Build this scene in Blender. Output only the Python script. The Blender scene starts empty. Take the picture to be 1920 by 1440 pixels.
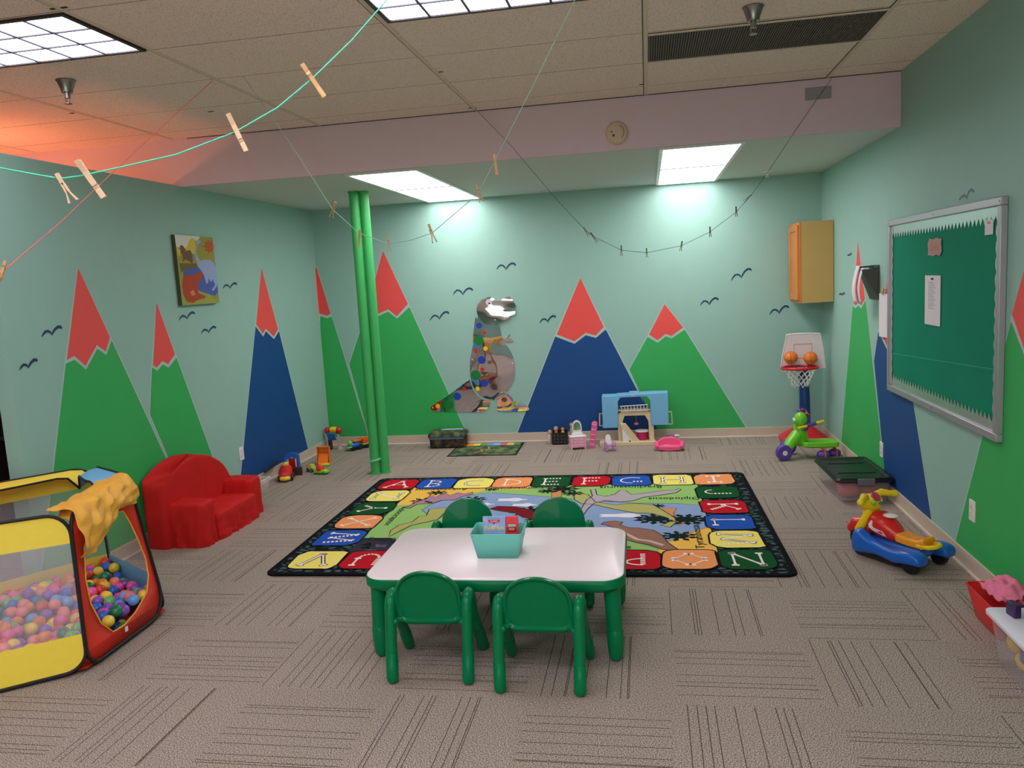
import bpy, math, random
from math import sin, cos, pi, radians as rad
from mathutils import Vector as V, Matrix
random.seed(7)
SC = bpy.context.scene
COL = SC.collection
# ------------------------------------------------------------------ camera, light level
HC, FPX = 1.7502, 1489.22
PIT, ROL, YAW = rad(7.4298), rad(-3.247), rad(-9.9648)
D, R, L, S, HL, HH = 8.4042, 1.7214, -3.6022, 5.9096, 2.632, 2.9929
GX, GY, TX, TY = -3.6209, 5.6412, 1.219, .6096
fw = V((sin(YAW)*cos(PIT), cos(YAW)*cos(PIT), -sin(PIT)))
r0 = V((cos(YAW), -sin(YAW), 0)); u0 = r0.cross(fw)
rt = cos(ROL)*r0 + sin(ROL)*u0; up = -sin(ROL)*r0 + cos(ROL)*u0
cd = bpy.data.cameras.new('camera'); cam = bpy.data.objects.new('camera', cd); COL.objects.link(cam)
cam.matrix_world = Matrix(((rt.x, up.x, -fw.x, 0), (rt.y, up.y, -fw.y, 0), (rt.z, up.z, -fw.z, HC), (0, 0, 0, 1)))
cd.sensor_fit = 'HORIZONTAL'; cd.sensor_width = 36; cd.lens = 36*FPX/1920; cd.clip_start = .02
SC.camera = cam
w = bpy.data.worlds.new('world'); SC.world = w; w.use_nodes = True
w.node_tree.nodes['Background'].inputs[0].default_value = (.8, .85, .9, 1)
w.node_tree.nodes['Background'].inputs[1].default_value = .05
vs = SC.view_settings; vs.view_transform = 'Standard'; vs.look = 'None'; vs.gamma = 1; vs.exposure = 1.12
P_HIGH, P_LOW, P_BACK = 4.0, 4.6, 9.0        # brightness of the ceiling lights
P_ORANGE = 9.0
P_FILL = 36.0  # strength of the added fill light at the rear

# added fill light behind the camera, tilted up to brighten ceiling and soffit
dl = bpy.data.lights.new('rear_fill', 'AREA'); dl.energy = P_FILL; dl.color = (1, .96, .98); dl.shape = 'RECTANGLE'; dl.size = 4.2; dl.size_y = 2.0
do = bpy.data.objects.new('rear_fill', dl); COL.objects.link(do); do.location = (-.5, -3.32, 1.25); do.rotation_euler = (rad(90+12), 0, 0)

def at(px, axis, val):
    """point of a real surface (x, y or z = val, or a vertical plane) seen at a pixel of the photograph"""
    d = fw + (px[0]-960)/FPX*rt + (720-px[1])/FPX*up
    o = V((0, 0, HC))
    if isinstance(axis, int): t = (val-o[axis])/d[axis]
    else: t = (val-axis.dot(o))/axis.dot(d)
    return o + t*d
def FL(px, z=0.): return at(px, 2, z)
def BK(px, y=D): return at(px, 1, y)
def SD(px, x=R): return at(px, 0, x)
def vplane(a, b):
    n = V((b[1]-a[1], a[0]-b[0], 0)).normalized(); return n, n.dot(V((a[0], a[1], 0)))

# ------------------------------------------------------------------ materials
def lin(c): return tuple((x/255/12.92 if x/255 <= .04045 else ((x/255+.055)/1.055)**2.4) for x in c)
MC = {}
def mat(name, rgb=None, rough=.5, metal=0, noise=0, scale=60, coat=0, alpha=1, emit=0, trans=0, bump=0, spec=.5):
    if name in MC: return MC[name]
    m = bpy.data.materials.new(name); m.use_nodes = True; MC[name] = m
    nt = m.node_tree; b = nt.nodes['Principled BSDF']; c = lin(rgb) + (1,)
    b.inputs['Base Color'].default_value = c; b.inputs['Roughness'].default_value = rough; b.inputs['Metallic'].default_value = metal
    b.inputs['Coat Weight'].default_value = coat; b.inputs['Alpha'].default_value = alpha; b.inputs['Transmission Weight'].default_value = trans
    b.inputs['Specular IOR Level'].default_value = spec
    tc = nt.nodes.new('ShaderNodeTexCoord'); nz = nt.nodes.new('ShaderNodeTexNoise'); nz.inputs['Scale'].default_value = scale; nz.inputs['Detail'].default_value = 3
    nt.links.new(tc.outputs['Object'], nz.inputs['Vector'])
    k = noise or .04
    mx = nt.nodes.new('ShaderNodeMix'); mx.data_type = 'RGBA'
    mx.inputs[6].default_value = tuple(x*(1-k) for x in c[:3])+(1,); mx.inputs[7].default_value = tuple(min(1, x*(1+k)) for x in c[:3])+(1,)
    nt.links.new(nz.outputs[0], mx.inputs[0]); nt.links.new(mx.outputs[2], b.inputs['Base Color'])
    if bump:
        bp = nt.nodes.new('ShaderNodeBump'); bp.inputs['Strength'].default_value = bump; bp.inputs['Distance'].default_value = .002
        nt.links.new(nz.outputs[0], bp.inputs['Height']); nt.links.new(bp.outputs[0], b.inputs['Normal'])
    if emit:
        b.inputs['Emission Color'].default_value = c; b.inputs['Emission Strength'].default_value = emit
    return m
def N(nt, t, **kw):
    n = nt.nodes.new('ShaderNode'+t)
    for k, v in kw.items(): setattr(n, k, v)
    return n
def math_(nt, op, a, b=None, c=None):
    n = N(nt, 'Math', operation=op)
    for i, x in enumerate((a, b, c)):
        if x is None: continue
        if isinstance(x, (int, float)): n.inputs[i].default_value = x
        else: nt.links.new(x, n.inputs[i])
    return n.outputs[0]
WALL = mat('mint_paint', (150, 190, 175), .6, noise=.03, scale=9, bump=.15, spec=.3)
PALE = mat('pale_outline_paint', (176, 202, 190), .6, spec=.3)
MGREEN = mat('green_mural_paint', (56, 174, 90), .55, noise=.05, scale=5, spec=.3)
MBLUE = mat('blue_mural_paint', (22, 72, 132), .55, noise=.05, scale=5, spec=.3)
MRED = mat('coral_mural_paint', (236, 84, 78), .55, noise=.03, scale=5, spec=.3)
BIRD = mat('navy_bird_paint', (22, 56, 84), .6)
BASEB = mat('cream_baseboard', (205, 186, 165), .45)
SOFF = mat('mauve_beige_paint', (222, 198, 202), .7, spec=.3, noise=.03, scale=12)
LOWC = mat('pale_ceiling_paint', (206, 214, 206), .7, noise=.05, scale=90, bump=.5, spec=.3)
WHITE = mat('white_plastic', (235, 232, 230), .35)
BLACK = mat('black_plastic', (18, 18, 20), .35)
CHROME = mat('dull_chrome', (150, 145, 140), .3, metal=1)
KGREEN = mat('green_chair_plastic', (0, 114, 67), .3, spec=.15, coat=.12, noise=.02)
RED = mat('red_plastic', (205, 28, 30), .3)
BLUE = mat('blue_plastic', (28, 96, 185), .3)
YEL = mat('yellow_plastic', (240, 205, 40), .35)
ORG = mat('orange_plastic', (240, 120, 25), .35)
LIME = mat('lime_plastic', (120, 205, 45), .3)
PURP = mat('purple_plastic', (98, 66, 160), .3)
PINK = mat('pink_plastic', (238, 110, 160), .4)
LPINK = mat('light_pink_plastic', (242, 170, 195), .4)
CREAM = mat('cream_plastic', (222, 202, 160), .45)

# ------------------------------------------------------------------ mesh builder
class MB:
    def __init__(s): s.v = []; s.f = []; s.m = []; s.mats = []; s.T = Matrix()
    def mi(s, m):
        if m not in s.mats: s.mats.append(m)
        return s.mats.index(m)
    def add(s, vs, fs, m):
        b = len(s.v); s.v += [s.T @ V(p) for p in vs]; i = s.mi(m)
        for f in fs: s.f.append([b+k for k in f]); s.m.append(i)
        return s
    def box(s, c, d, m, rot=None):
        M = rot or Matrix(); x, y, z = d[0]/2, d[1]/2, d[2]/2
        vs = [V(c) + (M @ V((sx*x, sy*y, sz*z))) for sz in (-1, 1) for sy in (-1, 1) for sx in (-1, 1)]
        return s.add(vs, [(0, 2, 3, 1), (4, 5, 7, 6), (0, 1, 5, 4), (2, 6, 7, 3), (0, 4, 6, 2), (1, 3, 7, 5)], m)
    def loft(s, rings, m, cap=True, closed=False):
        n = len(rings[0]); vs = [p for r in rings for p in r]; fs = []
        K = len(rings)
        for k in range(K if closed else K-1):
            a = k*n; b = ((k+1) % K)*n
            for i in range(n): j = (i+1) % n; fs.append((a+i, a+j, b+j, b+i))
        if cap and not closed: fs += [tuple(range(n))[::-1], tuple((K-1)*n+i for i in range(n))]
        return s.add(vs, fs, m)
    def tube(s, pts, r, m, n=10, closed=False, cap=True, round_end=False):
        pts = [V(p) for p in pts]; K = len(pts); rs = r if isinstance(r, (list, tuple)) else [r]*K
        tans = []
        for k in range(K):
            if closed: t = pts[(k+1) % K]-pts[k-1]
            else: t = pts[min(k+1, K-1)]-pts[max(k-1, 0)]
            tans.append(t.normalized())
        a = tans[0].orthogonal().normalized(); rings = []
        for k in range(K):
            t = tans[k]; a = (a - t*a.dot(t))
            a = a.normalized() if a.length > 1e-6 else t.orthogonal().normalized(); b = t.cross(a)
            rings.append([pts[k] + rs[k]*(cos(2*pi*i/n)*a + sin(2*pi*i/n)*b) for i in range(n)])
        if round_end and not closed:
            def dome(p, t, ring, R0):
                out = []
                for q in (.35, .7, .93, 1.0):
                    sc = math.sqrt(max(0.0009, 1-q*q)); out.append([p + (x-p)*sc + t*R0*q for x in ring])
                return out
            rings = dome(pts[0], -tans[0], rings[0], rs[0])[::-1] + rings + dome(pts[-1], tans[-1], rings[-1], rs[-1])
        return s.loft(rings, m, cap, closed)
    def cyl(s, p, q, r, m, r2=None, n=20): return s.tube([p, q], [r, r if r2 is None else r2], m, n)
    def ball(s, c, r, m, n=14, h=8):
        if not isinstance(r, (tuple, list)): r = (r, r, r)
        c = V(c); vs = [c+V((0, 0, r[2]))]; fs = []
        for i in range(1, h):
            t = pi*i/h
            for j in range(n): a = 2*pi*j/n; vs.append(c+V((r[0]*sin(t)*cos(a), r[1]*sin(t)*sin(a), r[2]*cos(t))))
        vs.append(c-V((0, 0, r[2]))); e = len(vs)-1
        for j in range(n): k = (j+1) % n; fs.append((0, 1+j, 1+k)); fs.append((e, e-n+k, e-n+j))
        for i in range(h-2):
            for j in range(n): k = (j+1) % n; a = 1+i*n; fs.append((a+j, a+n+j, a+n+k, a+k))
        return s.add(vs, fs, m)
    def lathe(s, prof, m, o=(0, 0, 0), n=24, ax=None):
        M = ax or Matrix(); o = V(o)
        return s.loft([[o + (M @ V((max(r, 1e-4)*cos(2*pi*i/n), max(r, 1e-4)*sin(2*pi*i/n), z))) for i in range(n)] for r, z in prof], m)
    def prism(s, pts, ext, m):
        """closed outline pushed along ext"""
        pts = [V(p) for p in pts]; return s.loft([pts, [p+V(ext) for p in pts]], m)
    def poly(s, pts, m, off=(0, 0, 0)):
        return s.add([V(p)+V(off) for p in pts], [tuple(range(len(pts)))], m)
    def stroke(s, pts, wd, m, nrm, off=0, closed=False):
        """flat painted line of width wd on a surface with normal nrm"""
        nrm = V(nrm); pts = [V(p) for p in pts]; K = len(pts); ws = wd if isinstance(wd, (list, tuple)) else [wd]*K; A = []; B = []
        for k in range(K):
            t = (pts[(k+1) % K]-pts[k-1]) if closed else (pts[min(k+1, K-1)]-pts[max(k-1, 0)])
            x = nrm.cross(t).normalized()*ws[k]/2; A.append(pts[k]+x+nrm*off); B.append(pts[k]-x+nrm*off)
        vs = A+B; fs = [(k, (k+1) % K, K+(k+1) % K, K+k) for k in range(K if closed else K-1)]
        return s.add(vs, fs, m)
    def disc(s, c, r, m, nrm, off=0, n=18, sx=1):
        nrm = V(nrm).normalized(); a = nrm.cross(V((0, 0, 1)));
        a = V((1, 0, 0)) if a.length < 1e-4 else a.normalized(); b = nrm.cross(a)
        return s.poly([V(c)+nrm*off+r*(cos(2*pi*i/n)*a*sx+sin(2*pi*i/n)*b) for i in range(n)], m)
    def text(s, txt, c, ux, uy, h, m, width=None, bold=0):
        cu = bpy.data.curves.new('t', 'FONT'); cu.body = txt; cu.size = 1; cu.align_x = 'CENTER'; cu.align_y = 'CENTER'; cu.resolution_u = 2; cu.offset = bold
        o = bpy.data.objects.new('t', cu); me = bpy.data.meshes.new_from_object(o)
        xs = [v.co.x for v in me.vertices] or [0]; ys = [v.co.y for v in me.vertices] or [0]
        cx = (min(xs)+max(xs))/2; cy = (min(ys)+max(ys))/2; sy = h/max(1e-3, max(ys)-min(ys)); sx = (width/max(1e-3, max(xs)-min(xs))) if width else sy
        ux, uy, c = V(ux), V(uy), V(c)
        s.add([c+ux*((v.co.x-cx)*sx)+uy*((v.co.y-cy)*sy) for v in me.vertices], [tuple(p.vertices) for p in me.polygons], m)
        bpy.data.objects.remove(o); bpy.data.curves.remove(cu); bpy.data.meshes.remove(me)
        return s
    def build(s, name, parent=None, bevel=0, smooth=True, sub=0, solid=0, seg=2, angle=38):
        me = bpy.data.meshes.new(name); me.from_pydata([tuple(p) for p in s.v], [], s.f)
        for m in s.mats: me.materials.append(m)
        for i, p in enumerate(me.polygons): p.material_index = s.m[i]; p.use_smooth = smooth
        if smooth: me.set_sharp_from_angle(angle=rad(angle))
        me.update(); o = bpy.data.objects.new(name, me); COL.objects.link(o)
        if parent: o.parent = parent
        if solid: q = o.modifiers.new('solid', 'SOLIDIFY'); q.thickness = solid; q.offset = 0
        if bevel: q = o.modifiers.new('bevel', 'BEVEL'); q.width = bevel; q.segments = seg; q.limit_method = 'ANGLE'; q.angle_limit = rad(35)
        if sub: q = o.modifiers.new('sub', 'SUBSURF'); q.levels = sub; q.render_levels = sub
        return o
def thing(name, label, cat, loc=(0, 0, 0), rz=0, group=None):
    o = bpy.data.objects.new(name, None); COL.objects.link(o); o.location = loc; o.rotation_euler = (0, 0, rz); o.empty_display_size = .1
    return tag(o, label, cat, group)
def tag(o, label, cat, group=None, kind=None):
    o['label'] = label; o['category'] = cat
    if group: o['group'] = group
    if kind: o['kind'] = kind
    return o
def struct(o): o['kind'] = 'structure'; return o
def dup(root, label=None):
    r = root.copy(); COL.objects.link(r)
    if label: r['label'] = label
    for ch in list(root.children):
        c = ch.copy(); COL.objects.link(c); c.parent = r
        for g in ch.children: d = g.copy(); COL.objects.link(d); d.parent = c
    return r
def rrect(x0, x1, y0, y1, r, n=6):
    if not isinstance(r, (list, tuple)): r = [r]*4
    out = []
    for (cx, cy, a, q) in ((x1-r[0], y1-r[0], 0, r[0]), (x0+r[1], y1-r[1], 90, r[1]), (x0+r[2], y0+r[2], 180, r[2]), (x1-r[3], y0+r[3], 270, r[3])):
        for i in range(n+1): t = rad(a+90*i/n); out.append((cx+q*cos(t), cy+q*sin(t)))
    return out
def RX(a): return Matrix.Rotation(rad(a), 4, 'X')
def RY(a): return Matrix.Rotation(rad(a), 4, 'Y')
def RZ(a): return Matrix.Rotation(rad(a), 4, 'Z')
def TR(*p): return Matrix.Translation(V(p))

# ------------------------------------------------------------------ carpet and ceiling materials
def carpet():
    m = bpy.data.materials.new('carpet_tiles'); m.use_nodes = True; nt = m.node_tree; b = nt.nodes['Principled BSDF']
    tc = N(nt, 'TexCoord'); sp = N(nt, 'SeparateXYZ'); nt.links.new(tc.outputs['Object'], sp.inputs[0])
    u = math_(nt, 'DIVIDE', math_(nt, 'SUBTRACT', sp.outputs[0], .052), .61); v = math_(nt, 'DIVIDE', math_(nt, 'SUBTRACT', sp.outputs[1], 3.112), .61)
    cu = math_(nt, 'FLOOR', u); cv = math_(nt, 'FLOOR', v); fu = math_(nt, 'FRACT', u); fv = math_(nt, 'FRACT', v)
    par = math_(nt, 'FLOORED_MODULO', math_(nt, 'ADD', cu, cv), 2)      # 0: lines along x, 1: along y
    inv = math_(nt, 'SUBTRACT', 1, par)
    s_ = math_(nt, 'ADD', math_(nt, 'MULTIPLY', fu, par), math_(nt, 'MULTIPLY', fv, inv))
    t_ = math_(nt, 'ADD', math_(nt, 'MULTIPLY', fv, par), math_(nt, 'MULTIPLY', fu, inv))
    tot = None
    for k in range(9):
        cb = N(nt, 'CombineXYZ'); nt.links.new(cu, cb.inputs[0]); nt.links.new(cv, cb.inputs[1]); cb.inputs[2].default_value = k*1.7+.3
        wn = N(nt, 'TexWhiteNoise', noise_dimensions='3D'); nt.links.new(cb.outputs[0], wn.inputs[0])
        base = (k+.5)/9 if k < 7 else (.22 if k == 7 else .71)
        pos = math_(nt, 'ADD', math_(nt, 'MULTIPLY', math_(nt, 'SUBTRACT', wn.outputs[0], .5), .11), base)
        d = math_(nt, 'ABSOLUTE', math_(nt, 'SUBTRACT', s_, pos))
        li = math_(nt, 'LESS_THAN', d, .003)
        tot = li if tot is None else math_(nt, 'MAXIMUM', tot, li)
    tot = math_(nt, 'MULTIPLY', tot, math_(nt, 'LESS_THAN', math_(nt, 'ABSOLUTE', math_(nt, 'SUBTRACT', t_, .5)), .475))
    nz = N(nt, 'TexNoise'); nz.inputs['Scale'].default_value = 210; nz.inputs['Detail'].default_value = 2; nt.links.new(tc.outputs['Object'], nz.inputs['Vector'])
    n2 = N(nt, 'TexNoise'); n2.inputs['Scale'].default_value = 2.2; nt.links.new(tc.outputs['Object'], n2.inputs['Vector'])
    rp = N(nt, 'ValToRGB'); rp.color_ramp.elements[0].position = .36; rp.color_ramp.elements[1].position = .64
    rp.color_ramp.elements[0].color = lin((84, 73, 66))+(1,); rp.color_ramp.elements[1].color = lin((198, 182, 166))+(1,)
    nt.links.new(nz.outputs[0], rp.inputs[0])
    mx = N(nt, 'Mix', data_type='RGBA'); mx.inputs[7].default_value = lin((58, 48, 48))+(1,)
    nt.links.new(math_(nt, 'MULTIPLY', tot, .85), mx.inputs[0]); nt.links.new(rp.outputs[0], mx.inputs[6])
    # slightly different pile direction per tile
    cell = N(nt, 'CombineXYZ'); nt.links.new(cu, cell.inputs[0]); nt.links.new(cv, cell.inputs[1]); w2 = N(nt, 'TexWhiteNoise', noise_dimensions='3D'); nt.links.new(cell.outputs[0], w2.inputs[0])
    hv = N(nt, 'HueSaturation'); nt.links.new(mx.outputs[2], hv.inputs['Color'])
    nt.links.new(math_(nt, 'ADD', .95, math_(nt, 'MULTIPLY', math_(nt, 'ADD', w2.outputs[0], n2.outputs[0]), .06)), hv.inputs['Value'])
    nt.links.new(hv.outputs[0], b.inputs['Base Color']); b.inputs['Roughness'].default_value = .95; b.inputs['Specular IOR Level'].default_value = .1
    bp = N(nt, 'Bump'); bp.inputs['Strength'].default_value = .12; bp.inputs['Distance'].default_value = .003; nt.links.new(nz.outputs[0], bp.inputs['Height']); nt.links.new(bp.outputs[0], b.inputs['Normal'])
    return m
def ceiling_tiles():
    m = bpy.data.materials.new('ceiling_tiles'); m.use_nodes = True; nt = m.node_tree; b = nt.nodes['Principled BSDF']
    tc = N(nt, 'TexCoord'); sp = N(nt, 'SeparateXYZ'); nt.links.new(tc.outputs['Object'], sp.inputs[0])
    v = math_(nt, 'FRACT', math_(nt, 'DIVIDE', math_(nt, 'SUBTRACT', sp.outputs[1], GY-TY*20), TY))
    dv = math_(nt, 'MINIMUM', v, math_(nt, 'SUBTRACT', 1, v)); ln = math_(nt, 'LESS_THAN', dv, .006)
    nz = N(nt, 'TexNoise'); nz.inputs['Scale'].default_value = 170; nt.links.new(tc.outputs['Object'], nz.inputs['Vector'])
    rp = N(nt, 'ValToRGB'); e = rp.color_ramp.elements; e[0].position = .33; e[1].position = .42; e[0].color = lin((166, 142, 122))+(1,); e[1].color = lin((246, 226, 212))+(1,)
    nt.links.new(nz.outputs[0], rp.inputs[0])
    n2 = N(nt, 'TexNoise'); n2.inputs['Scale'].default_value = 1.3; nt.links.new(tc.outputs['Object'], n2.inputs['Vector'])
    fade = math_(nt, 'MULTIPLY', ln, math_(nt, 'ADD', .25, n2.outputs[0]))
    mx = N(nt, 'Mix', data_type='RGBA'); mx.inputs[7].default_value = lin((110, 84, 66))+(1,); nt.links.new(fade, mx.inputs[0]); nt.links.new(rp.outputs[0], mx.inputs[6])
    nt.links.new(mx.outputs[2], b.inputs['Base Color']); b.inputs['Roughness'].default_value = .9; b.inputs['Specular IOR Level'].default_value = .15
    return m
CARPET = carpet(); TILES = ceiling_tiles()
TBAR = mat('ceiling_grid_metal', (224, 204, 182), .6); GAP = mat('dark_gap', (40, 30, 26), .9)
XL, Y0 = -8.0, -3.4
# ------------------------------------------------------------------ room shell
m = MB(); m.box(((XL+R)/2, (Y0+D)/2, -.05), (R-XL+.6, D-Y0+.6, .1), CARPET); struct(m.build('floor', smooth=False))
m = MB(); m.box(((XL+R)/2, (Y0+S)/2, HH+.05), (R-XL+.4, S-Y0, .1), TILES)
for i in range(-4, 5):
    x = GX+TX*i
    if XL < x < R: m.box((x, (Y0+S)/2, HH-.0015), (.024, S-Y0, .003), TBAR); m.box((x-.0145, (Y0+S)/2, HH-.0008), (.005, S-Y0, .0016), GAP)
m.box((1.0, S-.004, HH-.002), (9, .008, .004), GAP)
for (px, sx) in (((823, 135), .05), ((885, 202), .06), ((110, 15), .08), ((135, 212), .03), ((395, 209), .04), ((1203, 158), .03)):
    p = FL(px, HH); m.box((p.x, p.y, HH-.001), (sx, .014, .002), GAP)
struct(m.build('ceiling', smooth=False))
m = MB(); m.box(((XL+R)/2, (S+D)/2+.1, HL+.05+.15), (R-XL+.4, D-S+.1, .1+.3), LOWC)
o = struct(m.build('ceiling_back', smooth=False))
o.location.y = .0
m = MB(); m.box(((XL+R)/2, S+.024, (HL+HH)/2+.0), (R-XL+.4, .05, HH-HL+.006), SOFF); struct(m.build('trim_1', smooth=False))

def down(p, q, z=.02):  # follow the line p->q (3D, on a wall) down to height z
    t = (z-p.z)/(q.z-p.z); return p+(q-p)*t
def mountain(m, f, nrm, capL, tip, zig, bodyL, bodyR, mt, wL=None):
    """red cap + coloured body; all lists are pixels mapped onto the wall by f"""
    n = V(nrm)
    body = [f(p) for p in bodyL]; body[-1] = down(body[-2], body[-1]) if wL is None else body[-1]
    br = [f(p) for p in bodyR]; br[-1] = down(br[-2], br[-1])
    zz = [f(p) for p in zig]; t = f(tip)
    cen = (zz[0]+zz[-1]+t)/3
    shift = V((0, 0, -.026))
    top = [p+shift for p in zz]; top[0] = body[0]; top[-1] = br[0]
    # pale tape line left around the paint
    out = body[::-1] + [t] + br
    m.stroke(out, .022, PALE, n, .0005); m.stroke(zz, .05, PALE, n, .0007)
    m.poly(body[::-1] + top[1:-1] + br, mt, n*.0012)
    m.poly([t]+zz, MRED, n*.0016)
def bird(m, f, c, w_, nrm, wt=1., tilt=0):
    pts = [(-.5, .10), (-.42, -.02), (-.3, -.12), (-.18, -.10), (-.06, .0), (0, .12), (.06, .0), (.16, -.12), (.3, -.19), (.42, -.16), (.5, -.06)]
    ws = [.3, .8, 1, 1, .9, .7, .9, 1, 1.2, 1.2, .9]
    P = [f((c[0]+w_*x, c[1]+w_*(y-x*tilt))) for x, y in pts]
    m.stroke(P, [.02*wt*q for q in ws], BIRD, nrm, .0014)

# back wall
m = MB(); m.box(((XL+R)/2, D+.05, HH/2), (R-XL, .1, HH), WALL); n = (0, -1, 0)
mountain(m, BK, n, None, (718, 470), [(683, 597), (712, 587), (728, 580), (744, 593), (765, 570)], [(681, 603), (655, 683), (692, 817)], [(768, 576), (874, 811)], MGREEN)
mountain(m, BK, n, None, (1246, 570), [(1217, 627), (1233, 638), (1248, 626), (1259, 630), (1281, 614)], [(1214, 632), (1180, 693), (1233, 806)], [(1284, 618), (1398, 801)], MGREEN)
mountain(m, BK, n, None, (1088, 521), [(1044, 627), (1077, 640), (1098, 624), (1117, 629), (1132, 613)], [(1041, 631), (971, 810)], [(1136, 618), (1233, 806)], MBLUE)
# right half of the mountain that wraps round the corner
c0 = V((L, D, BK((592, 498)).z)); zc = V((L, D, BK((600, 588)).z)); q = [BK((613, 592)), BK((620, 588))]
e1 = BK((620, 590)); e2 = down(BK((640, 651)), BK((690, 817)))
n3 = V(n)
m.stroke([c0, e1, BK((640, 651)), e2], .02, PALE, n3, .0005); m.stroke([zc]+q, .05, PALE, n3, .0007)
m.poly([zc+V((0, 0, -.03)), q[0]+V((0, 0, -.03)), BK((622, 594)), BK((640, 651)), e2, V((L, D, .02))], MGREEN, n3*.0013); m.poly([c0, zc, q[0], q[1]], MRED, n3*.0016)
for c, w_, t in (((949, 501), 36, .05), ((868, 548), 37, .05), ((824, 594), 36, .2), ((1027, 600), 30, .2), ((1390, 516), 38, .35), ((1330, 567), 34, .15), ((1461, 583), 36, .2)):
    bird(m, BK, c, w_, n, .9, t)
struct(m.build('wall_back', smooth=False))
# right wall
m = MB(); m.box((R+.05, (Y0+D)/2, HH/2), (.1, D-Y0+.2, HH), WALL); n = (-1, 0, 0)
mountain(m, SD, n, None, (1609, 453), [(1600, 568.5), (1604, 572.5), (1609.5, 567), (1615, 572.5), (1622, 561)], [(1599, 573), (1578, 823)], [(1623, 563), (1658, 880)], MGREEN)
mountain(m, SD, n, None, (1669, 497.5), [(1648, 616), (1663, 648), (1676, 628), (1692, 622)], [(1647, 622), (1639, 677), (1660, 893)], [(1693, 628), (1746, 971)], MBLUE)
A = SD((1898, 589)); B = SD((1920, 509)); tip = A+(B-A)*2.6
zz = [A, SD((1920, 652)), V((R, 3.72, 1.42)), V((R, 3.5, 1.2)), V((R, tip.y-(A.y-tip.y), A.z+.05))]
bl = [SD((1896, 603)), SD((1832, 860)), down(SD((1832, 860)), SD((1793, 1011)))]; br = [zz[-1]+V((0, -.02, -.05)), V((R, 1.95, .02))]
n3 = V(n); m.stroke(bl[::-1]+[tip]+br, .022, PALE, n3, .0005); m.stroke(zz, .06, PALE, n3, .0007)
m.poly(bl[::-1]+[p+V((0, 0, -.035)) for p in zz[1:-1]]+br, MGREEN, n3*.0012); m.poly([tip]+zz, MRED, n3*.0016)
bird(m, SD, (1593, 478), 8, n, .8, .3); bird(m, SD, (1579, 552), 11, n, .8, 0)
P = [SD(q) for q in ((1799, 375), (1803, 369), (1809, 366), (1813, 371), (1816, 361), (1822, 355), (1827, 360))]; m.stroke(P, .016, mat('faded_bird_paint', (84, 116, 118), .6), n, .0014)
struct(m.build('wall_right', smooth=False))
# left partition wall
YE = 3.97
def LW(p): return SD(p, L)
m = MB(); m.box((L-.05, (YE+D)/2, HL/2), (.1, D-YE, HL), WALL); n = (1, 0, 0)
mountain(m, LW, n, None, (293, 567), [(287, 685), (294, 689), (304, 677), (315, 683), (328, 664)], [(285, 689), (281, 777), (376, 1000)], [(331, 671), (396, 850)], MGREEN)
mountain(m, LW, n, None, (146, 502), [(125, 675), (139, 667), (160, 686), (181, 647), (198, 659), (206, 632)], [(123, 682), (100, 883)], [(209, 638), (315, 868)], MGREEN)
mountain(m, LW, n, None, (490, 502), [(480, 608), (493, 626), (498, 616), (513, 631), (521, 617)], [(479, 612), (452, 885)], [(523, 621), (577, 840)], MBLUE)
g0 = LW((592, 520)); g1 = V((L, g0.y, .02)); n3 = V(n); zl = V((L, g0.y, zc.z-.09))
m.stroke([c0, V((L, g0.y, c0.z-.06)), g1], .02, PALE, n3, .0005); m.poly([V((L, D-.001, c0.z)), V((L, g0.y, c0.z-.05)), zl, zc], MRED, n3*.0014)
m.stroke([zl, zc], .05, PALE, n3, .0016); m.poly([zc+V((0, 0, -.03)), zl+V((0, 0, -.03)), g1, V((L, D-.001, .02))], MGREEN, n3*.0018)
for c, w_, t in (((97, 623), 38, .25), ((53, 685), 34, .35), ((431, 537), 27, .1), ((350, 594), 30, .25), ((391, 620), 28, .2)): bird(m, LW, c, w_, n, .85, t)
struct(m.build('wall_left', smooth=False))
# the side of the room behind the camera and the room next door
m = MB(); m.box(((XL+R)/2, Y0-.05, HH/2), (R-XL+.2, .1, HH), WALL); struct(m.build('wall_front', smooth=False))
m = MB()
for k in range(4): m.box((-2.6+1.4*k, Y0+.03, 1.25), (.06, .06, 2.1), WHITE)
for z in (.2, 2.3): m.box((-.5, Y0+.03, z), (4.26, .06, .06), WHITE)
struct(m.build('fill_light_frame', smooth=False))  # unseen window frame, added around the rear fill light
m = MB(); m.box((XL-.05, (Y0+D)/2, HH/2), (.1, D-Y0, HH), WALL); struct(m.build('wall_far_left', smooth=False))
# baseboards with a pale foot line
CAUL = mat('pale_baseboard_foot', (222, 208, 190), .5)
def baseb(name, c, d, foot_c, foot_d):
    m = MB(); m.box(c, d, BASEB); m.box(foot_c, foot_d, CAUL); struct(m.build(name, bevel=.002))
baseb('baseboard_back', ((L+R)/2, D-.006, .05), (R-L, .012, .1), ((L+R)/2, D-.014, .007), (R-L, .02, .014))
baseb('baseboard_right', (R-.006, (Y0+D)/2, .05), (.012, D-Y0, .1), (R-.014, (Y0+D)/2, .007), (.02, D-Y0, .014))
baseb('baseboard_left', (L+.006, (YE+D)/2, .05), (.012, D-YE, .1), (L+.014, (YE+D)/2, .007), (.02, D-YE, .014))
# brown door behind the camera, seen in the mirror
BROWN = mat('brown_wood', (92, 58, 40), .5, noise=.2, scale=8)
m = MB(); m.box((XL+.03, 1.0, 1.05), (.06, 1.0, 2.1), BROWN); dd = struct(m.build('door_1', bevel=.01))
m = MB(); m.ball((XL+.09, 1.4, 1.0), .03, CHROME); m.build('door_handle', dd)

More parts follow.
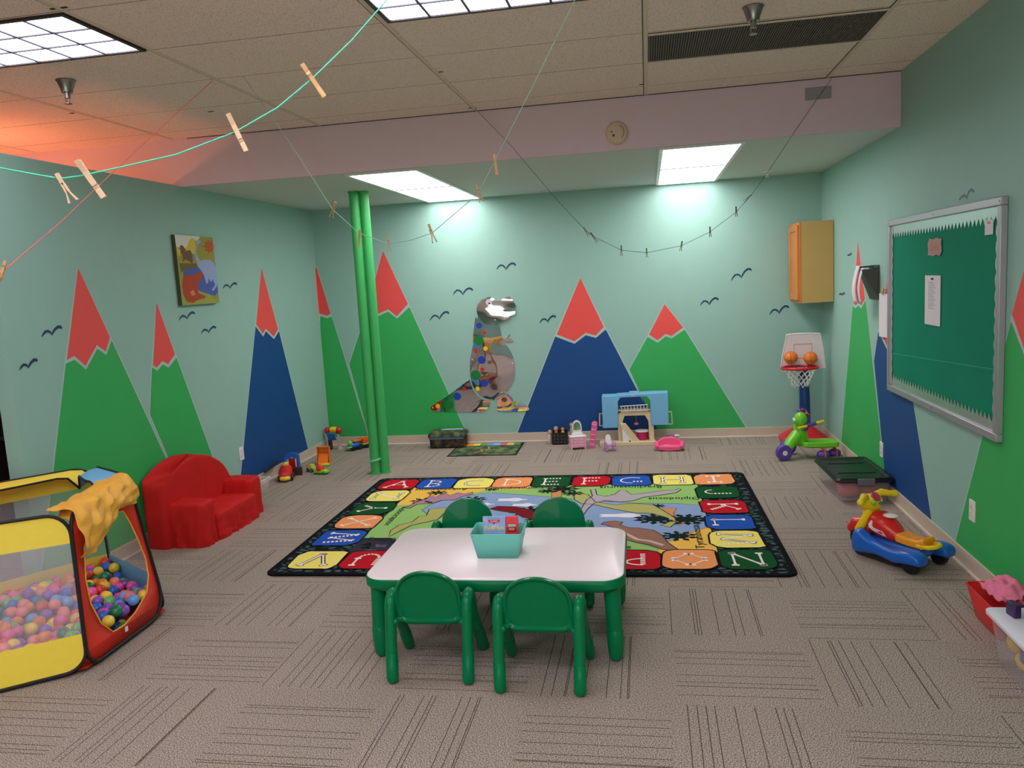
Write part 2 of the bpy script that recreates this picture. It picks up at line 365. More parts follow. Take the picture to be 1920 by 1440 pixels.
# ------------------------------------------------------------------ ceiling lights
def emis(name, rgb, st): return mat(name, rgb, .5, emit=st)
LENS_H = emis('troffer_lens_glow', (240, 236, 254), P_HIGH); LENS_L = emis('flat_lens_glow', (252, 246, 252), P_LOW); LENS_B = emis('rear_lens_glow', (248, 244, 255), P_BACK)
FRD = mat('dark_troffer_frame', (44, 36, 36), .5); LOUV = mat('louver_metal', (92, 90, 100), .5)
def troffer(label, x0, y0, lens, group='grid louver ceiling lights', cols=6):
    t = thing('ceiling_light', label, 'ceiling light', (x0+TX/2, y0+TY/2, HH), 0, group)
    hx, hy = TX/2-.02, TY/2-.014
    m = MB(); f = .022
    for sx in (-1, 1): m.box((sx*(hx-f/2), 0, -.004), (f, 2*hy, .012), FRD)
    for sy in (-1, 1): m.box((0, sy*(hy-f/2), -.004), (2*hx-2*f, f, .012), FRD)
    m.build('frame', t)
    m = MB(); m.box((0, 0, -.0015), (2*hx-2*f, 2*hy-2*f, .003), lens); m.build('diffuser', t)
    m = MB(); ix, iy = hx-f, hy-f
    for i in range(1, cols): m.box((-ix+2*ix*i/cols, 0, -.006), (.013, 2*iy, .006), LOUV)
    for j in range(1, 3): m.box((0, -iy+2*iy*j/3, -.0065), (2*ix, .013, .006), LOUV)
    m.build('louver', t); return t
troffer('gridded ceiling light in the left corner of the tiled ceiling', GX, GY-4*TY, LENS_H)
troffer('gridded ceiling light at the top centre, cut by the photo edge', GX+2*TX, GY-4*TY, LENS_H)
for k, (i, j) in enumerate(((2, 8), (2, 12), (0, 8), (0, 12), (3, 10))):
    troffer('gridded ceiling light behind the camera', GX+i*TX, GY-j*TY, LENS_B, 'gridded ceiling lights behind the camera')
def flat_light(label, x0, x1):
    y0, y1 = S+.08, D-.03; ym = (y0+y1)/2
    t = thing('ceiling_light', label, 'ceiling light', ((x0+x1)/2, ym, HL), 0, 'flat lens lights on the low ceiling'); hx, hy = (x1-x0)/2, (y1-y0)/2
    m = MB(); f = .028
    for sx in (-1, 1): m.box((sx*(hx-f/2), 0, -.004), (f, 2*hy, .02), WHITE)
    for sy in (-1, 1): m.box((0, sy*(hy-f/2), -.004), (2*hx-2*f, f, .02), WHITE)
    m.box((0, 0, -.004), (2*hx-2*f, .012, .016), LOUV); m.build('frame', t)
    for s_ in (-1, 1):
        m = MB(); m.box((0, s_*hy/2, -.002), (2*hx-2*f, hy-f-.008, .006), LENS_L); m.build('diffuser', t)
flat_light('flat bright ceiling light beside the green pipes', -2.27, -1.68)
flat_light('flat bright ceiling light nearer the wooden wall cabinet', .12, .72)
# orange lamp of the room next door
ld = bpy.data.lights.new('orange_lamp', 'AREA'); ld.energy = P_ORANGE; ld.color = (1, .30, .15); ld.shape = 'DISK'; ld.size = .5
lo = bpy.data.objects.new('orange_lamp', ld); COL.objects.link(lo); lo.location = (-4.9, 4.95, 2.0); lo.rotation_euler = (rad(180-12), rad(8), 0)
BULB = emis('orange_bulb_glow', (255, 120, 50), 2)
t = thing('floor_lamp', 'orange floor lamp behind the left partition wall', 'lamp', (-4.9, 4.95, 0))
m = MB(); m.lathe([(.14, 0), (.14, .02), (.02, .03)], BLACK); m.build('base', t)
m = MB(); m.cyl((0, 0, .02), (0, 0, 1.8), .012, BLACK); m.build('pole', t)
m = MB(); m.loft([[V((r*cos(a*pi/12), r*sin(a*pi/12), z)) for a in range(24)] for r, z in ((.04, 1.78), (.17, 1.94))], mat('orange_shade', (220, 90, 40), .6), cap=False); m.build('lamp_shade', t, solid=.003)
# air vent
VENT = mat('brown_vent_metal', (88, 70, 64), .5); VD = mat('vent_dark', (30, 24, 22), .8)
t = thing('ceiling_vent', 'long dark brown perforated vent in the tiled ceiling', 'vent', (GX+3.5*TX, GY-1.5*TY, HH))
hx, hy = TX/2-.014, TY/2-.02
m = MB(); m.box((0, 0, -.002), (2*hx, 2*hy, .004), VD); m.build('backing', t)
m = MB()
for i in range(90): m.box((-hx+(i+.5)*2*hx/90, 0, -.006), (.0075, 2*hy-.02, .004), VENT)
m.build('grille', t)
m = MB()
for sy in (-1, 1): m.box((0, sy*(hy-.008), -.006), (2*hx, .016, .008), TBAR)
m.build('frame', t)
# sprinklers
def sprinkler(label, p, sc=1, mt=CHROME, cone=True):
    t = thing('sprinkler', label, 'sprinkler', p, 0, 'ceiling sprinklers')
    m = MB(); m.lathe([(.045*sc, 0), (.05*sc, -.004), (.044*sc, -.012), (.03*sc, -.05*sc), (.028*sc, -.065*sc)] if cone else [(.055*sc, 0), (.055*sc, -.006), (.02*sc, -.012)], mt); m.build('escutcheon', t)
    m = MB(); z = -.065*sc if cone else -.012
    m.cyl((0, 0, z), (0, 0, z-.03), .014*sc, mt); m.cyl((0, 0, z-.055*sc), (0, 0, z-.058*sc), .018*sc, mt)
    for s_ in (-1, 1): m.tube([(s_*.012, 0, z-.02), (s_*.014, 0, z-.04), (s_*.004, 0, z-.056*sc)], .0025, mt, 6)
    m.build('sprinkler_head', t)
sprinkler('chrome sprinkler below the left gridded ceiling light', FL((123, 150), HH)+V((0, 0, 0)), 1.05)
sprinkler('chrome sprinkler in front of the brown ceiling vent', FL((1412, 12), HH), 1.05)
sprinkler('small white sprinkler on the low back ceiling', FL((1438, 320), HL), .8, WHITE, False)
# smoke detector + plate on the soffit
p = BK((1157, 250), S); t = thing('smoke_detector', 'round cream smoke detector on the mauve soffit', 'smoke detector', (p.x, S-.001, p.z)); SMK = mat('aged_cream_plastic', (214, 186, 160), .5)
m = MB(); ax = RX(90)
m.lathe([(.082, 0), (.082, .012), (.074, .02), (.07, .034), (.045, .042), (0, .044)], SMK, n=32, ax=ax); m.build('body', t)
m = MB(); m.disc((-.024, -.044, -.02), .009, BLACK, (0, -1, 0), .001); m.disc((-.036, -.04, .006), .006, BLACK, (0, -1, 0), .004); m.stroke([(.05*cos(a*.15), -.0415, .05*sin(a*.15)) for a in range(-6, 9)], .003, GAP, (0, -1, 0), .001); m.build('sensor_slot', t)
p = BK((1534, 175), S); m = MB(); m.box((p.x, S-.006, p.z), (.17, .01, .08), mat('grey_mauve_plate', (150, 146, 148), .5)); tag(m.build('cover_plate', bevel=.003), 'small blank grey plate on the mauve soffit near the right wall', 'cover plate')
# green pipes
t = thing('support_pipes', 'pair of green painted steel pipes from floor to low ceiling', 'pipe column', (-2.56, 7.07, 0))
PG = mat('green_pipe_paint', (62, 176, 92), .45, noise=.08, scale=14)
m = MB(); m.cyl((-.045, 0, 0), (-.045, 0, HL), .046, PG, n=28); m.build('pipe', t)
m = MB(); m.cyl((.04, .03, 0), (.04, .03, HL), .043, PG, n=28); m.build('pipe', t)
m = MB(); m.tube([(-.045+.054*cos(a*pi/10), .054*sin(a*pi/10), .13+.012*cos(a*pi/10)) for a in range(20)], .011, mat('light_green_collar', (110, 210, 140), .4), 8, closed=True); m.build('collar', t)
for x_, y_, z_ in ((-.045, 0, 0), (.04, .03, 0), (-.045, 0, HL-.012)): m = MB(); m.cyl((x_, y_, z_), (x_, y_, z_+.012), .055, PG); m.build('flange', t)

# ------------------------------------------------------------------ alphabet rug
RC = V((-.8377, 5.6577, 0)); RA = rad(.927); ZT = .014
t = thing('alphabet_rug', 'large dinosaur alphabet rug with a black pebble border on the carpet', 'rug', RC, RA)
def pebble():
    m = bpy.data.materials.new('pebble_border'); m.use_nodes = True; nt = m.node_tree; b = nt.nodes['Principled BSDF']
    tc = N(nt, 'TexCoord'); vo = N(nt, 'TexVoronoi', feature='DISTANCE_TO_EDGE'); vo.inputs['Scale'].default_value = 19
    mp = N(nt, 'Mapping'); mp.inputs['Scale'].default_value = (.8, 1.25, 1); nt.links.new(tc.outputs['Object'], mp.inputs[0]); nt.links.new(mp.outputs[0], vo.inputs[0])
    rp = N(nt, 'ValToRGB'); e = rp.color_ramp.elements; e[0].position = .16; e[1].position = .22; e[0].color = lin((16, 20, 24))+(1,); e[1].color = lin((74, 96, 96))+(1,)
    nt.links.new(vo.outputs[0], rp.inputs[0]); nt.links.new(rp.outputs[0], b.inputs['Base Color']); b.inputs['Roughness'].default_value = .95; b.inputs['Specular IOR Level'].default_value = .1
    return m
PEB = pebble()
def cl(n_, rgb, ns=.08): return mat('rug_'+n_, rgb, .95, noise=ns, scale=240, spec=.1)
CR, CB, CY, CO, CG = cl('red', (186, 20, 36)), cl('blue', (36, 82, 170)), cl('yellow', (240, 222, 110)), cl('peach', (238, 150, 92)), cl('dark_green', (16, 78, 36))
CBK, CBONE = cl('black', (14, 16, 18)), cl('bone', (240, 226, 214))
CFG, CFY, CSK = cl('grass', (146, 190, 106)), cl('sand', (236, 186, 82)), cl('sky', (138, 160, 196))
UPZ = V((0, 0, 1))
m = MB(); o_ = rrect(-1.61, 1.61, -1.192, 1.192, .07)
m.prism([(x, y, 0) for x, y in rrect(-1.61, 1.61, -1.192, 1.192, .07)], (0, 0, .012), CBK)
m.poly([(x, y, .0125) for x, y in rrect(-1.585, 1.585, -1.168, 1.168, .05)], PEB)
m.stroke([(x, y, .0128) for x, y in rrect(-1.592, 1.592, -1.175, 1.175, .06)], .03, CBK, UPZ, 0, True)
def RP(px):                         # pixel -> rug coordinates
    q = FL(px, ZT)-RC; return V((cos(RA)*q.x+sin(RA)*q.y, -sin(RA)*q.x+cos(RA)*q.y, 0))
LV = [0]
def rp(pts, mt, z=.0135, ol=0, olm=None):
    P = [V((p[0], p[1], z)) for p in pts]; m.poly(P, mt)
    if ol: m.stroke(P, ol, olm or CBK, UPZ, .0004, True)
def A2(*q): return [RP((480+x/3.692, 860+y/3.692)) for x, y in q]
def A3(*q): return [RP((1000+x/3.692, 860+y/3.692)) for x, y in q]
rp(rrect(-1.2, 1.2, -.84, .84, .04), CFG, .0131)
# coloured ground areas of the scene
rp([(-1.2, .84), (-.16, .84), (-.2, .72), (-.5, .74), (-.62, .66), (-.9, .55), (-.98, .34), (-1.2, .3)], CFY, .0134)
rp([(-.92, .3), (-.95, .16), (-.85, .02), (-.6, -.1), (-.3, -.2), (0, -.3), (.3, -.35), (.5, -.4), (.8, -.62), (.95, -.6), (1.0, -.5), (1.2, -.3), (1.2, .2), (1.0, .26), (.7, .28), (.2, .42), (-.2, .56), (-.5, .64), (-.62, .58), (-.8, .52)], CSK, .0136, .006)
rp([(1.2, -.3), (1.1, -.38), (1.0, -.5), (.9, -.62), (.82, -.84), (1.2, -.84)], CFY, .0138)
rp([(-1.2, -.5), (-1.0, -.5), (-.85, -.62), (-.6, -.6), (-.45, -.84), (-1.2, -.84)], cl('charcoal_rock', (52, 50, 60)), .0138)
for q in range(26): 
    x = random.uniform(-1.15, -.5); y = random.uniform(-.82, -.56); s_ = random.uniform(.02, .06); a = random.uniform(0, 6)
    rp([(x+s_*cos(a), y+s_*sin(a)), (x+s_*cos(a+2.3), y+.7*s_*sin(a+2.3)), (x+s_*cos(a+4.1), y+s_*sin(a+4.1))], cl('mauve_rock', (96, 88, 112)) if q % 2 else CBK, .014+q*.00002)
def cloud(cx, cy, w_, h_): rp([(cx+w_*(1+.16*cos(5*a))*cos(a)/2, cy+h_*(1+.2*cos(5*a))*sin(a)/2) for a in [2*pi*i/30 for i in range(30)]], cl('cloud', (226, 224, 232)), .0139, .004, cl('grey_line', (90, 96, 120)))
for c in ((.6, -.03, .34, .1), (-.28, .42, .24, .1), (-.16, .27, .2, .09), (-.5, .3, .2, .08), (.1, -.05, .3, .1)): cloud(*c)
def palm(cx, cy, s_, n_=9, a0=0):
    for k in range(n_):
        a = a0+2*pi*k/n_; b = a+.35*(1 if cos(a) > 0 else -1)
        e = V((cx+s_*cos(a), cy+.8*s_*sin(a), 0)); mid = V((cx+.55*s_*cos(a)-.12*s_*sin(a), cy+.5*s_*sin(a)+.12*s_*cos(a), 0))
        nn = V((-sin(a), cos(a), 0))*s_*.1; pts = [V((cx, cy, 0))]
        for j in range(5): q = V((cx, cy, 0)).lerp(e, .2+.16*j); pts.append(q+nn*(1.6 if j % 2 else .6))
        pts.append(e)
        for j in range(4, -1, -1): q = V((cx, cy, 0)).lerp(e, .2+.16*j); pts.append(q-nn*(1.6 if j % 2 else .6))
        rp(pts, cl('palm', (16, 34, 30)), .0146+k*.00003)
def dino(pts, c, zz_=.0148, spots=0): rp(pts, c, zz_, .009, cl('outline', (70, 58, 58)))
TRU = cl('trunk', (206, 140, 90))
rp(A3((125, 205), (200, 205), (190, 312), (130, 312)), TRU, .0142, .004)
rp([(.86, .14), (1.0, .14), (.97, .0), (1.04, -.2), (1.0, -.28), (.93, -.1), (.88, -.02)], TRU, .0142, .004)
for p in ((.1, .72, .16), (.86, .2, .07), (-.02, .66, .09), (.55, .47, .09), (.2, .58, .1)): palm(*p)
palm(.84, -.12, .17, 11); palm(1.05, -.14, .17, 11, .2); palm(.98, -.5, .14, 9, .3); palm(-.6, .44, .13, 9); palm(-1.0, .42, .13, 8); palm(-.95, .66, .1, 8); palm(-.08, .1, .18, 11); palm(-.5, .74, .07, 7); palm(.05, -.1, .16, 9, .4)
GREYD = cl('grey_lilac_dinosaur', (178, 164, 168)); OLIVE = cl('olive_dinosaur', (176, 172, 100)); BRN = cl('brown_dinosaur', (150, 108, 92)); MAUV = cl('mauve_dinosaur', (172, 128, 146)); DRD = cl('dark_red_dinosaur', (120, 26, 34))
dino(A3((280, 255), (300, 240), (380, 250), (430, 300), (560, 320), (700, 310), (830, 320), (900, 360), (980, 410), (990, 440), (950, 475), (880, 462), (950, 435), (930, 410), (820, 380), (700, 375), (560, 350), (420, 318), (330, 310), (285, 285)), OLIVE)
dino(A3((318, 395), (330, 350), (370, 285), (410, 260), (395, 215), (430, 210), (440, 250), (500, 262), (560, 250), (600, 218), (640, 222), (680, 250), (800, 235), (900, 222), (985, 218), (1010, 205), (1022, 215), (990, 235), (900, 250), (760, 268), (700, 290), (600, 300), (500, 290), (420, 310), (380, 345), (340, 400)), GREYD, .0151)
dino(A3((468, 455), (490, 440), (560, 432), (620, 440), (600, 460), (660, 478), (720, 480), (830, 495), (890, 530), (930, 580), (1000, 628), (1000, 636), (900, 630), (800, 598), (700, 578), (640, 560), (590, 520), (560, 480), (510, 462)), BRN, .0151)
m.stroke(A3((640, 520), (720, 560), (800, 570), (900, 600)), .03, cl('pale_belly', (206, 176, 160)), UPZ, .0156)
dino(A2((1010, 340), (1060, 330), (1110, 300), (1180, 280), (1210, 250), (1250, 265), (1300, 235), (1340, 255), (1400, 235), (1440, 245), (1500, 230), (1500, 245), (1420, 265), (1380, 285), (1280, 290), (1220, 310), (1120, 315), (1060, 345)), MAUV)
dino(A2((920, 540), (930, 500), (990, 460), (1080, 440), (1130, 400), (1180, 395), (1200, 350), (1250, 345), (1300, 340), (1340, 350), (1300, 380), (1260, 420), (1180, 440), (1080, 460), (1000, 500)), OLIVE, .0150)
dino([(-.42, .17), (-.36, .24), (-.22, .22), (-.1, .14), (-.02, .02), (.0, -.12), (-.12, -.06), (-.2, .06), (-.3, .1)], DRD, .0152)
dino([(-.6, -.2), (-.45, -.1), (-.25, -.12), (0, -.25), (.3, -.5), (.15, -.5), (-.1, -.4), (-.35, -.35), (-.5, -.32)], BRN, .015)
def letters(u, v, rot, ch, c, seed):
    rr = random.Random(seed); bone = CBK if c in (CY,) else CBONE
    pts = []
    for (x, y) in rrect(-.165, .165, -.168, .168, [rr.uniform(.04, .11) for _ in range(4)], 5): pts.append((u+x*(1+rr.uniform(-.03, .05)), v+y*(1+rr.uniform(-.03, .04))))
    k = .0160+seed*.00001
    rp(pts, c, k, .012)
    ca, sa = cos(rad(rot)), sin(rad(rot))
    def W(x, y): x *= .2; y *= .2; return V((u+ca*x-sa*y, v+sa*x+ca*y, k+.0008))
    def B(p, q, w_=.018, dash=False):
        p, q = W(*p), W(*q); d = (q-p)
        if dash:
            n_ = max(3, int(d.length/.026))
            for i in range(n_): a, b = p+d*((i+.12)/n_), p+d*((i+.72)/n_); m.stroke([a, b], .03, CBONE, UPZ)
            return
        if bone is CBK:
            m.stroke([p, q], w_+.01, CBK, UPZ, -.0002)
            for e, s_ in ((p, 1), (q, -1)):
                x = UPZ.cross(d.normalized())*.011
                for y in (x, -x): m.disc(e+y, .018, CBK, UPZ, -.0001)
        m.stroke([p, p.lerp(q, .25), p.lerp(q, .75), q], [w_*1.1, w_*.75, w_*.75, w_*1.1], CBONE, UPZ, .0002)
        for e in (p, q):
            x = UPZ.cross(d.normalized())*.011
            for y in (x, -x): m.disc(e+y, .013, CBONE, UPZ, .0003, 10)
    def arc(cx, cy, r, a0, a1, ry=None, dash=True):
        n_ = 9; pt = [W(cx+r*cos(rad(a0+(a1-a0)*i/n_)), cy+(ry or r)*sin(rad(a0+(a1-a0)*i/n_))) for i in range(n_+1)]
        if bone is CBK: m.stroke(pt, .026, CBK, UPZ, -.0002)
        if dash:
            for i in range(n_): m.stroke([pt[i].lerp(pt[i+1], .1), pt[i].lerp(pt[i+1], .8)], .02, CBONE, UPZ, .0002)
        else: m.stroke(pt, .014, CBONE, UPZ, .0002)
    G = {'A': lambda: (B((-.5, -.5), (.05, .5)), B((.05, .5), (.45, -.5)), B((-.22, -.1), (.25, -.1), .012)),
         'B': lambda: (B((-.3, -.5), (-.3, .5)), arc(-.25, .25, .4, 90, -90, .24), arc(-.25, -.25, .45, 90, -90, .24)),
         'C': lambda: arc(.1, 0, .5, 60, 300, .45, False), 'D': lambda: (B((-.3, -.5), (-.3, .5)), arc(-.3, 0, .65, 85, -85, .45, False)),
         'E': lambda: (B((-.3, -.5), (-.3, .5)), B((-.3, .5), (.4, .5), .02, True), B((-.3, 0), (.3, 0), .02, True), B((-.3, -.5), (.4, -.5), .02, True)),
         'F': lambda: (B((-.3, -.5), (-.3, .5)), B((-.3, .5), (.4, .5), .02, True), B((-.3, 0), (.3, 0), .02, True)),
         'G': lambda: (arc(.05, 0, .5, 50, 270, .45, False), B((.05, -.2), (.5, -.2), .02, True)),
         'H': lambda: (B((-.4, -.5), (-.4, .5)), B((.4, -.5), (.4, .5)), B((-.4, 0), (.4, 0), .014)),
         'I': lambda: (B((0, -.5), (0, .5), .026), B((-.25, .5), (.25, .5), .014), B((-.25, -.5), (.25, -.5), .014)),
         'J': lambda: (B((.2, .5), (.2, -.2), .02, True), arc(-.05, -.2, .27, 0, -180, .28, False)),
         'K': lambda: (B((-.3, -.5), (-.3, .5)), B((-.2, 0), (.35, .5)), B((-.1, .1), (.4, -.5), .02, True)),
         'L': lambda: (B((-.25, -.5), (-.25, .5)), B((-.25, -.5), (.35, -.5), .012)),
         'M': lambda: (B((-.5, -.5), (-.35, .5)), B((-.35, .5), (0, -.4), .02, True), B((0, -.4), (.35, .5)), B((.35, .5), (.5, -.5), .02, True)),
         'N': lambda: (B((-.4, -.5), (-.4, .5)), B((-.4, .5), (.4, -.5), .022), B((.4, -.5), (.4, .5))),
         'O': lambda: [B((.45*cos(rad(a+8)), .45*sin(rad(a+8))), (.45*cos(rad(a+82)), .45*sin(rad(a+82))), .012) for a in (0, 90, 180, 270)],
         'P': lambda: (B((-.3, -.5), (-.3, .5), .02, True), arc(-.3, .22, .5, 90, -90, .27, False)),
         'Q': lambda: (arc(0, 0, .45, 0, 360, .45, False), B((.1, -.1), (.5, -.5))),
         'R': lambda: (B((-.3, -.5), (-.3, .5)), arc(-.3, .25, .45, 90, -90, .25), B((-.2, 0), (.4, -.5))),
         'S': lambda: (arc(0, .25, .3, 30, 270, .25), arc(0, -.25, .3, 90, -150, .25)),
         'T': lambda: (B((0, -.5), (0, .5)), B((-.4, .5), (.4, .5), .02, True)),
         'U': lambda: (B((-.35, .5), (-.35, -.1), .02, True), arc(0, -.1, .35, 180, 360, .4), B((.35, .5), (.35, -.1))),
         'V': lambda: (B((-.4, .5), (0, -.5)), B((0, -.5), (.4, .5), .024)),
         'W': lambda: (B((-.5, .5), (-.3, -.5), .02, True), B((-.3, -.5), (0, .4)), B((0, .4), (.3, -.5), .02, True), B((.3, -.5), (.5, .5))),
         'X': lambda: (B((-.45, -.5), (.45, .5)), B((-.45, .5), (.45, -.5))),
         'Y': lambda: (B((0, -.5), (0, 0)), B((0, 0), (-.4, .5)), B((0, 0), (.4, .5), .02, True)),
         'Z': lambda: (B((-.4, .5), (.4, .5), .012), B((.4, .5), (-.4, -.5), .02, True), B((-.4, -.5), (.4, -.5), .012))}
    G[ch]()
seq = [('ABCDEFGHI', [(-1.37+.3395*i, .96-.002*abs(i-4)) for i in range(9)], 0, [CR, CB, CY, CO, CG, CR, CB, CY, CO]),
       ('JKLM', [(1.34, .55), (1.34, .16), (1.34, -.21), (1.34, -.57)], -90, [CG, CR, CB, CY]),
       ('NOPQRSTUV', [(1.36-.3395*i, -.94) for i in range(9)], 180, [CG, CO, CR, CY, CB, CG, CO, CR, CY]),
       ('WXYZ', [(-1.36, -.5), (-1.36, -.13), (-1.36, .22), (-1.36, .58)], 90, [CB, CO, CG, CY])]
k_ = 0
for chs, pos, rot, cols in seq:
    for ch, (u_, v_), c in zip(chs, pos, cols): letters(u_, v_, rot, ch, c, k_); k_ += 1
TXC = cl('lettering', (40, 44, 40))
def word(s_, x, y, rot, h_, w_): m.text(s_, (x, y, .0165), (cos(rad(rot)), sin(rad(rot)), 0), (-sin(rad(rot)), cos(rad(rot)), 0), h_, TXC, w_)
word('Ankylosaurus', -.94, .765, 180, .085, .46); word('Compsognathus', -.31, .765, 180, .085, .5); word('Brachiosaurus', .66, .745, 180, .09, .5); word('Diplodocus', .99, .4, 180, .09, .38)
word('Tyrannosaurus', 1.11, -.42, 90, .075, .66); word('Stegosaurus', -.93, -.53, 0, .08, .44); word('Velociraptor', -1.12, .02, 270, .07, .5); word('Triceratops', .45, -.72, 0, .08, .44)
m.build('pile', t, smooth=False)

# ------------------------------------------------------------------ table, bin, books
TZ = .41
t = thing('kids_table', 'low rectangular kids table with white top and green rounded edge', 'table', (-.757, 3.762, 0), rad(.6))
WTOP = mat('speckled_white_laminate', (236, 222, 220), .3, noise=.03, scale=400)
def rlayer(hx, hy, r_, z): return [V((x, y, z)) for x, y in rrect(-hx, hx, -hy, hy, r_, 8)]
m = MB(); m.loft([rlayer(.607, .377, .1, TZ-.012), rlayer(.607, .377, .1, TZ-.003), rlayer(.604, .374, .1, TZ)], WTOP); m.build('table_top', t)
m = MB(); m.loft([rlayer(.58, .35, .09, TZ-.066), rlayer(.6, .37, .1, TZ-.062), rlayer(.613, .383, .105, TZ-.045), rlayer(.613, .383, .105, TZ-.012), rlayer(.608, .378, .1, TZ-.0045)], KGREEN); m.build('edge_band', t)
for sx in (-1, 1):
    for sy in (-1, 1):
        m = MB(); x, y = sx*.55, sy*.31; q = sx*.008
        m.tube([(x, y, TZ-.06), (x+q, y, .15)], [.037, .036], KGREEN, 20); m.tube([(x+q, y, .152), (x+q, y, .148), (x+q, y, .09), (x+q, y, .032)], [.0365, .0385, .0385, .033], KGREEN, 20, round_end=True)
        m.build('leg', t)
# storage bin on the table
BINM = mat('aqua_bin_plastic', (112, 205, 190), .35)
t = thing('storage_bin', 'aqua plastic bin holding two small board books on the kids table', 'bin', (-.765, 3.735, TZ), rad(1))
m = MB(); b0 = rrect(-.1, .1, -.075, .075, .012, 3); h_ = .125
def binring(f, z): return [V((x*(1+f*.27), y*(1+f*.27), z)) for x, y in b0]
m.loft([binring(0, .0), binring(0, .003)], BINM); m.loft([binring(0, .001), binring(.97, h_-.004), binring(1, h_)], BINM, cap=False); o = m.build('body', t, solid=.003)
m = MB(); m.tube([p for p in binring(1.03, h_)], .0035, BINM, 6, closed=True); m.build('rim', t)
for s_ in (-1, 1): m = MB(); m.poly([(s_*.1205, y*.03*1.0, .1+z*.011) for y, z in ((-1, -.6), (-1, .6), (-.8, 1), (.8, 1), (1, .6), (1, -.6), (.8, -1), (-.8, -1))], mat('pale_handle_gap', (214, 206, 200), .5)); m.poly([(s_*.1265, y*.03, .1+z*.011) for y, z in ((-1, -.6), (-1, .6), (-.8, 1), (.8, 1), (1, .6), (1, -.6), (.8, -1), (-.8, -1))], mat('pale_handle_gap', (214, 206, 200), .5)); m.build('handle_slot', t)
BKB = mat('book_sky_print', (150, 178, 225), .35, noise=.15, scale=70); 
t = thing('board_book', 'blue and lilac board book about a race, standing in the aqua bin', 'book', (-.787, 3.735, TZ+.06), rad(1)); t.scale = (1.17, 1, 1.06)
m = MB(); T = RX(-8); m.T = T; m.box((0, 0, .055), (.094, .012, .125), WHITE); m.build('pages', t)
m = MB(); m.T = T; m.box((0, -.0065, .055), (.096, .003, .127), BKB)
n_ = (0, -1, 0); y_ = -.0084
m.poly([(x, y_, z) for x, z in ((-.046, .116), (-.046, .1), (-.02, .09))], mat('lilac_print', (196, 180, 226), .4))
for k in range(9): a = rad(200-k*27); m.stroke([(0+.018*cos(a), y_, .05+.02*sin(a)), (.045*cos(a), y_, .05+.03*sin(a))], .003, MC['lilac_print'], n_, .0001)
LR = mat('red_logo_print', (205, 40, 60), .4)
m.poly([(x, y_-.0003, z) for x, z in ((-.026, .103), (.026, .103), (.024, .09), (.008, .088), (0, .08), (-.008, .088), (-.024, .09))], LR)
m.text('CARS', (0, y_-.0006, .0955), (1, 0, 0), (0, 0, 1), .008, WHITE, .032)
m.text('DISNEY  PIXAR', (0, y_-.0004, .1095), (1, 0, 0), (0, 0, 1), .004, mat('navy_print', (30, 60, 150), .4), .044)
m.stroke([(-.008, y_, .077), (0, y_, .07), (.009, y_, .08)], .003, WHITE, n_, .0004)
m.text('The Big Race', (0, y_-.0006, .062), (1, 0, 0), (0, 0, 1), .021, mat('yellow_print', (245, 220, 40), .4), .086, .03)
m.build('cover', t)
t = thing('board_book', 'red sound book strip with a small grey picture, standing in the aqua bin', 'book', (-.698, 3.738, TZ+.06), rad(1)); t.scale = (1.15, 1, 1.06)
m = MB(); m.T = T; m.box((0, 0, .055), (.054, .016, .124), mat('bright_red_card', (235, 50, 52), .35)); m.build('pages', t, bevel=.003)
m = MB(); m.T = T; y_ = -.0092
m.poly([(x, y_, z) for x, z in rrect(-.02, .02, .045, .085, .005)], mat('dark_red_card', (140, 28, 34), .4)); m.poly([(x, y_-.0003, z) for x, z in ((-.017, .068), (.017, .07), (.017, .082), (-.017, .082))], mat('grey_picture_print', (196, 176, 168), .4))
m.poly([(x, y_-.0005, z) for x, z in rrect(-.014, .012, .052, .064, .004)], mat('silver_red_print', (222, 120, 110), .4))
for k in (-1, 0, 1): m.stroke([(k*.006, y_, .097), (k*.006, y_, .106-abs(k)*.003)], .0018, MC['dark_red_card'], (0, -1, 0), .0002)
m.build('picture_panel', t)

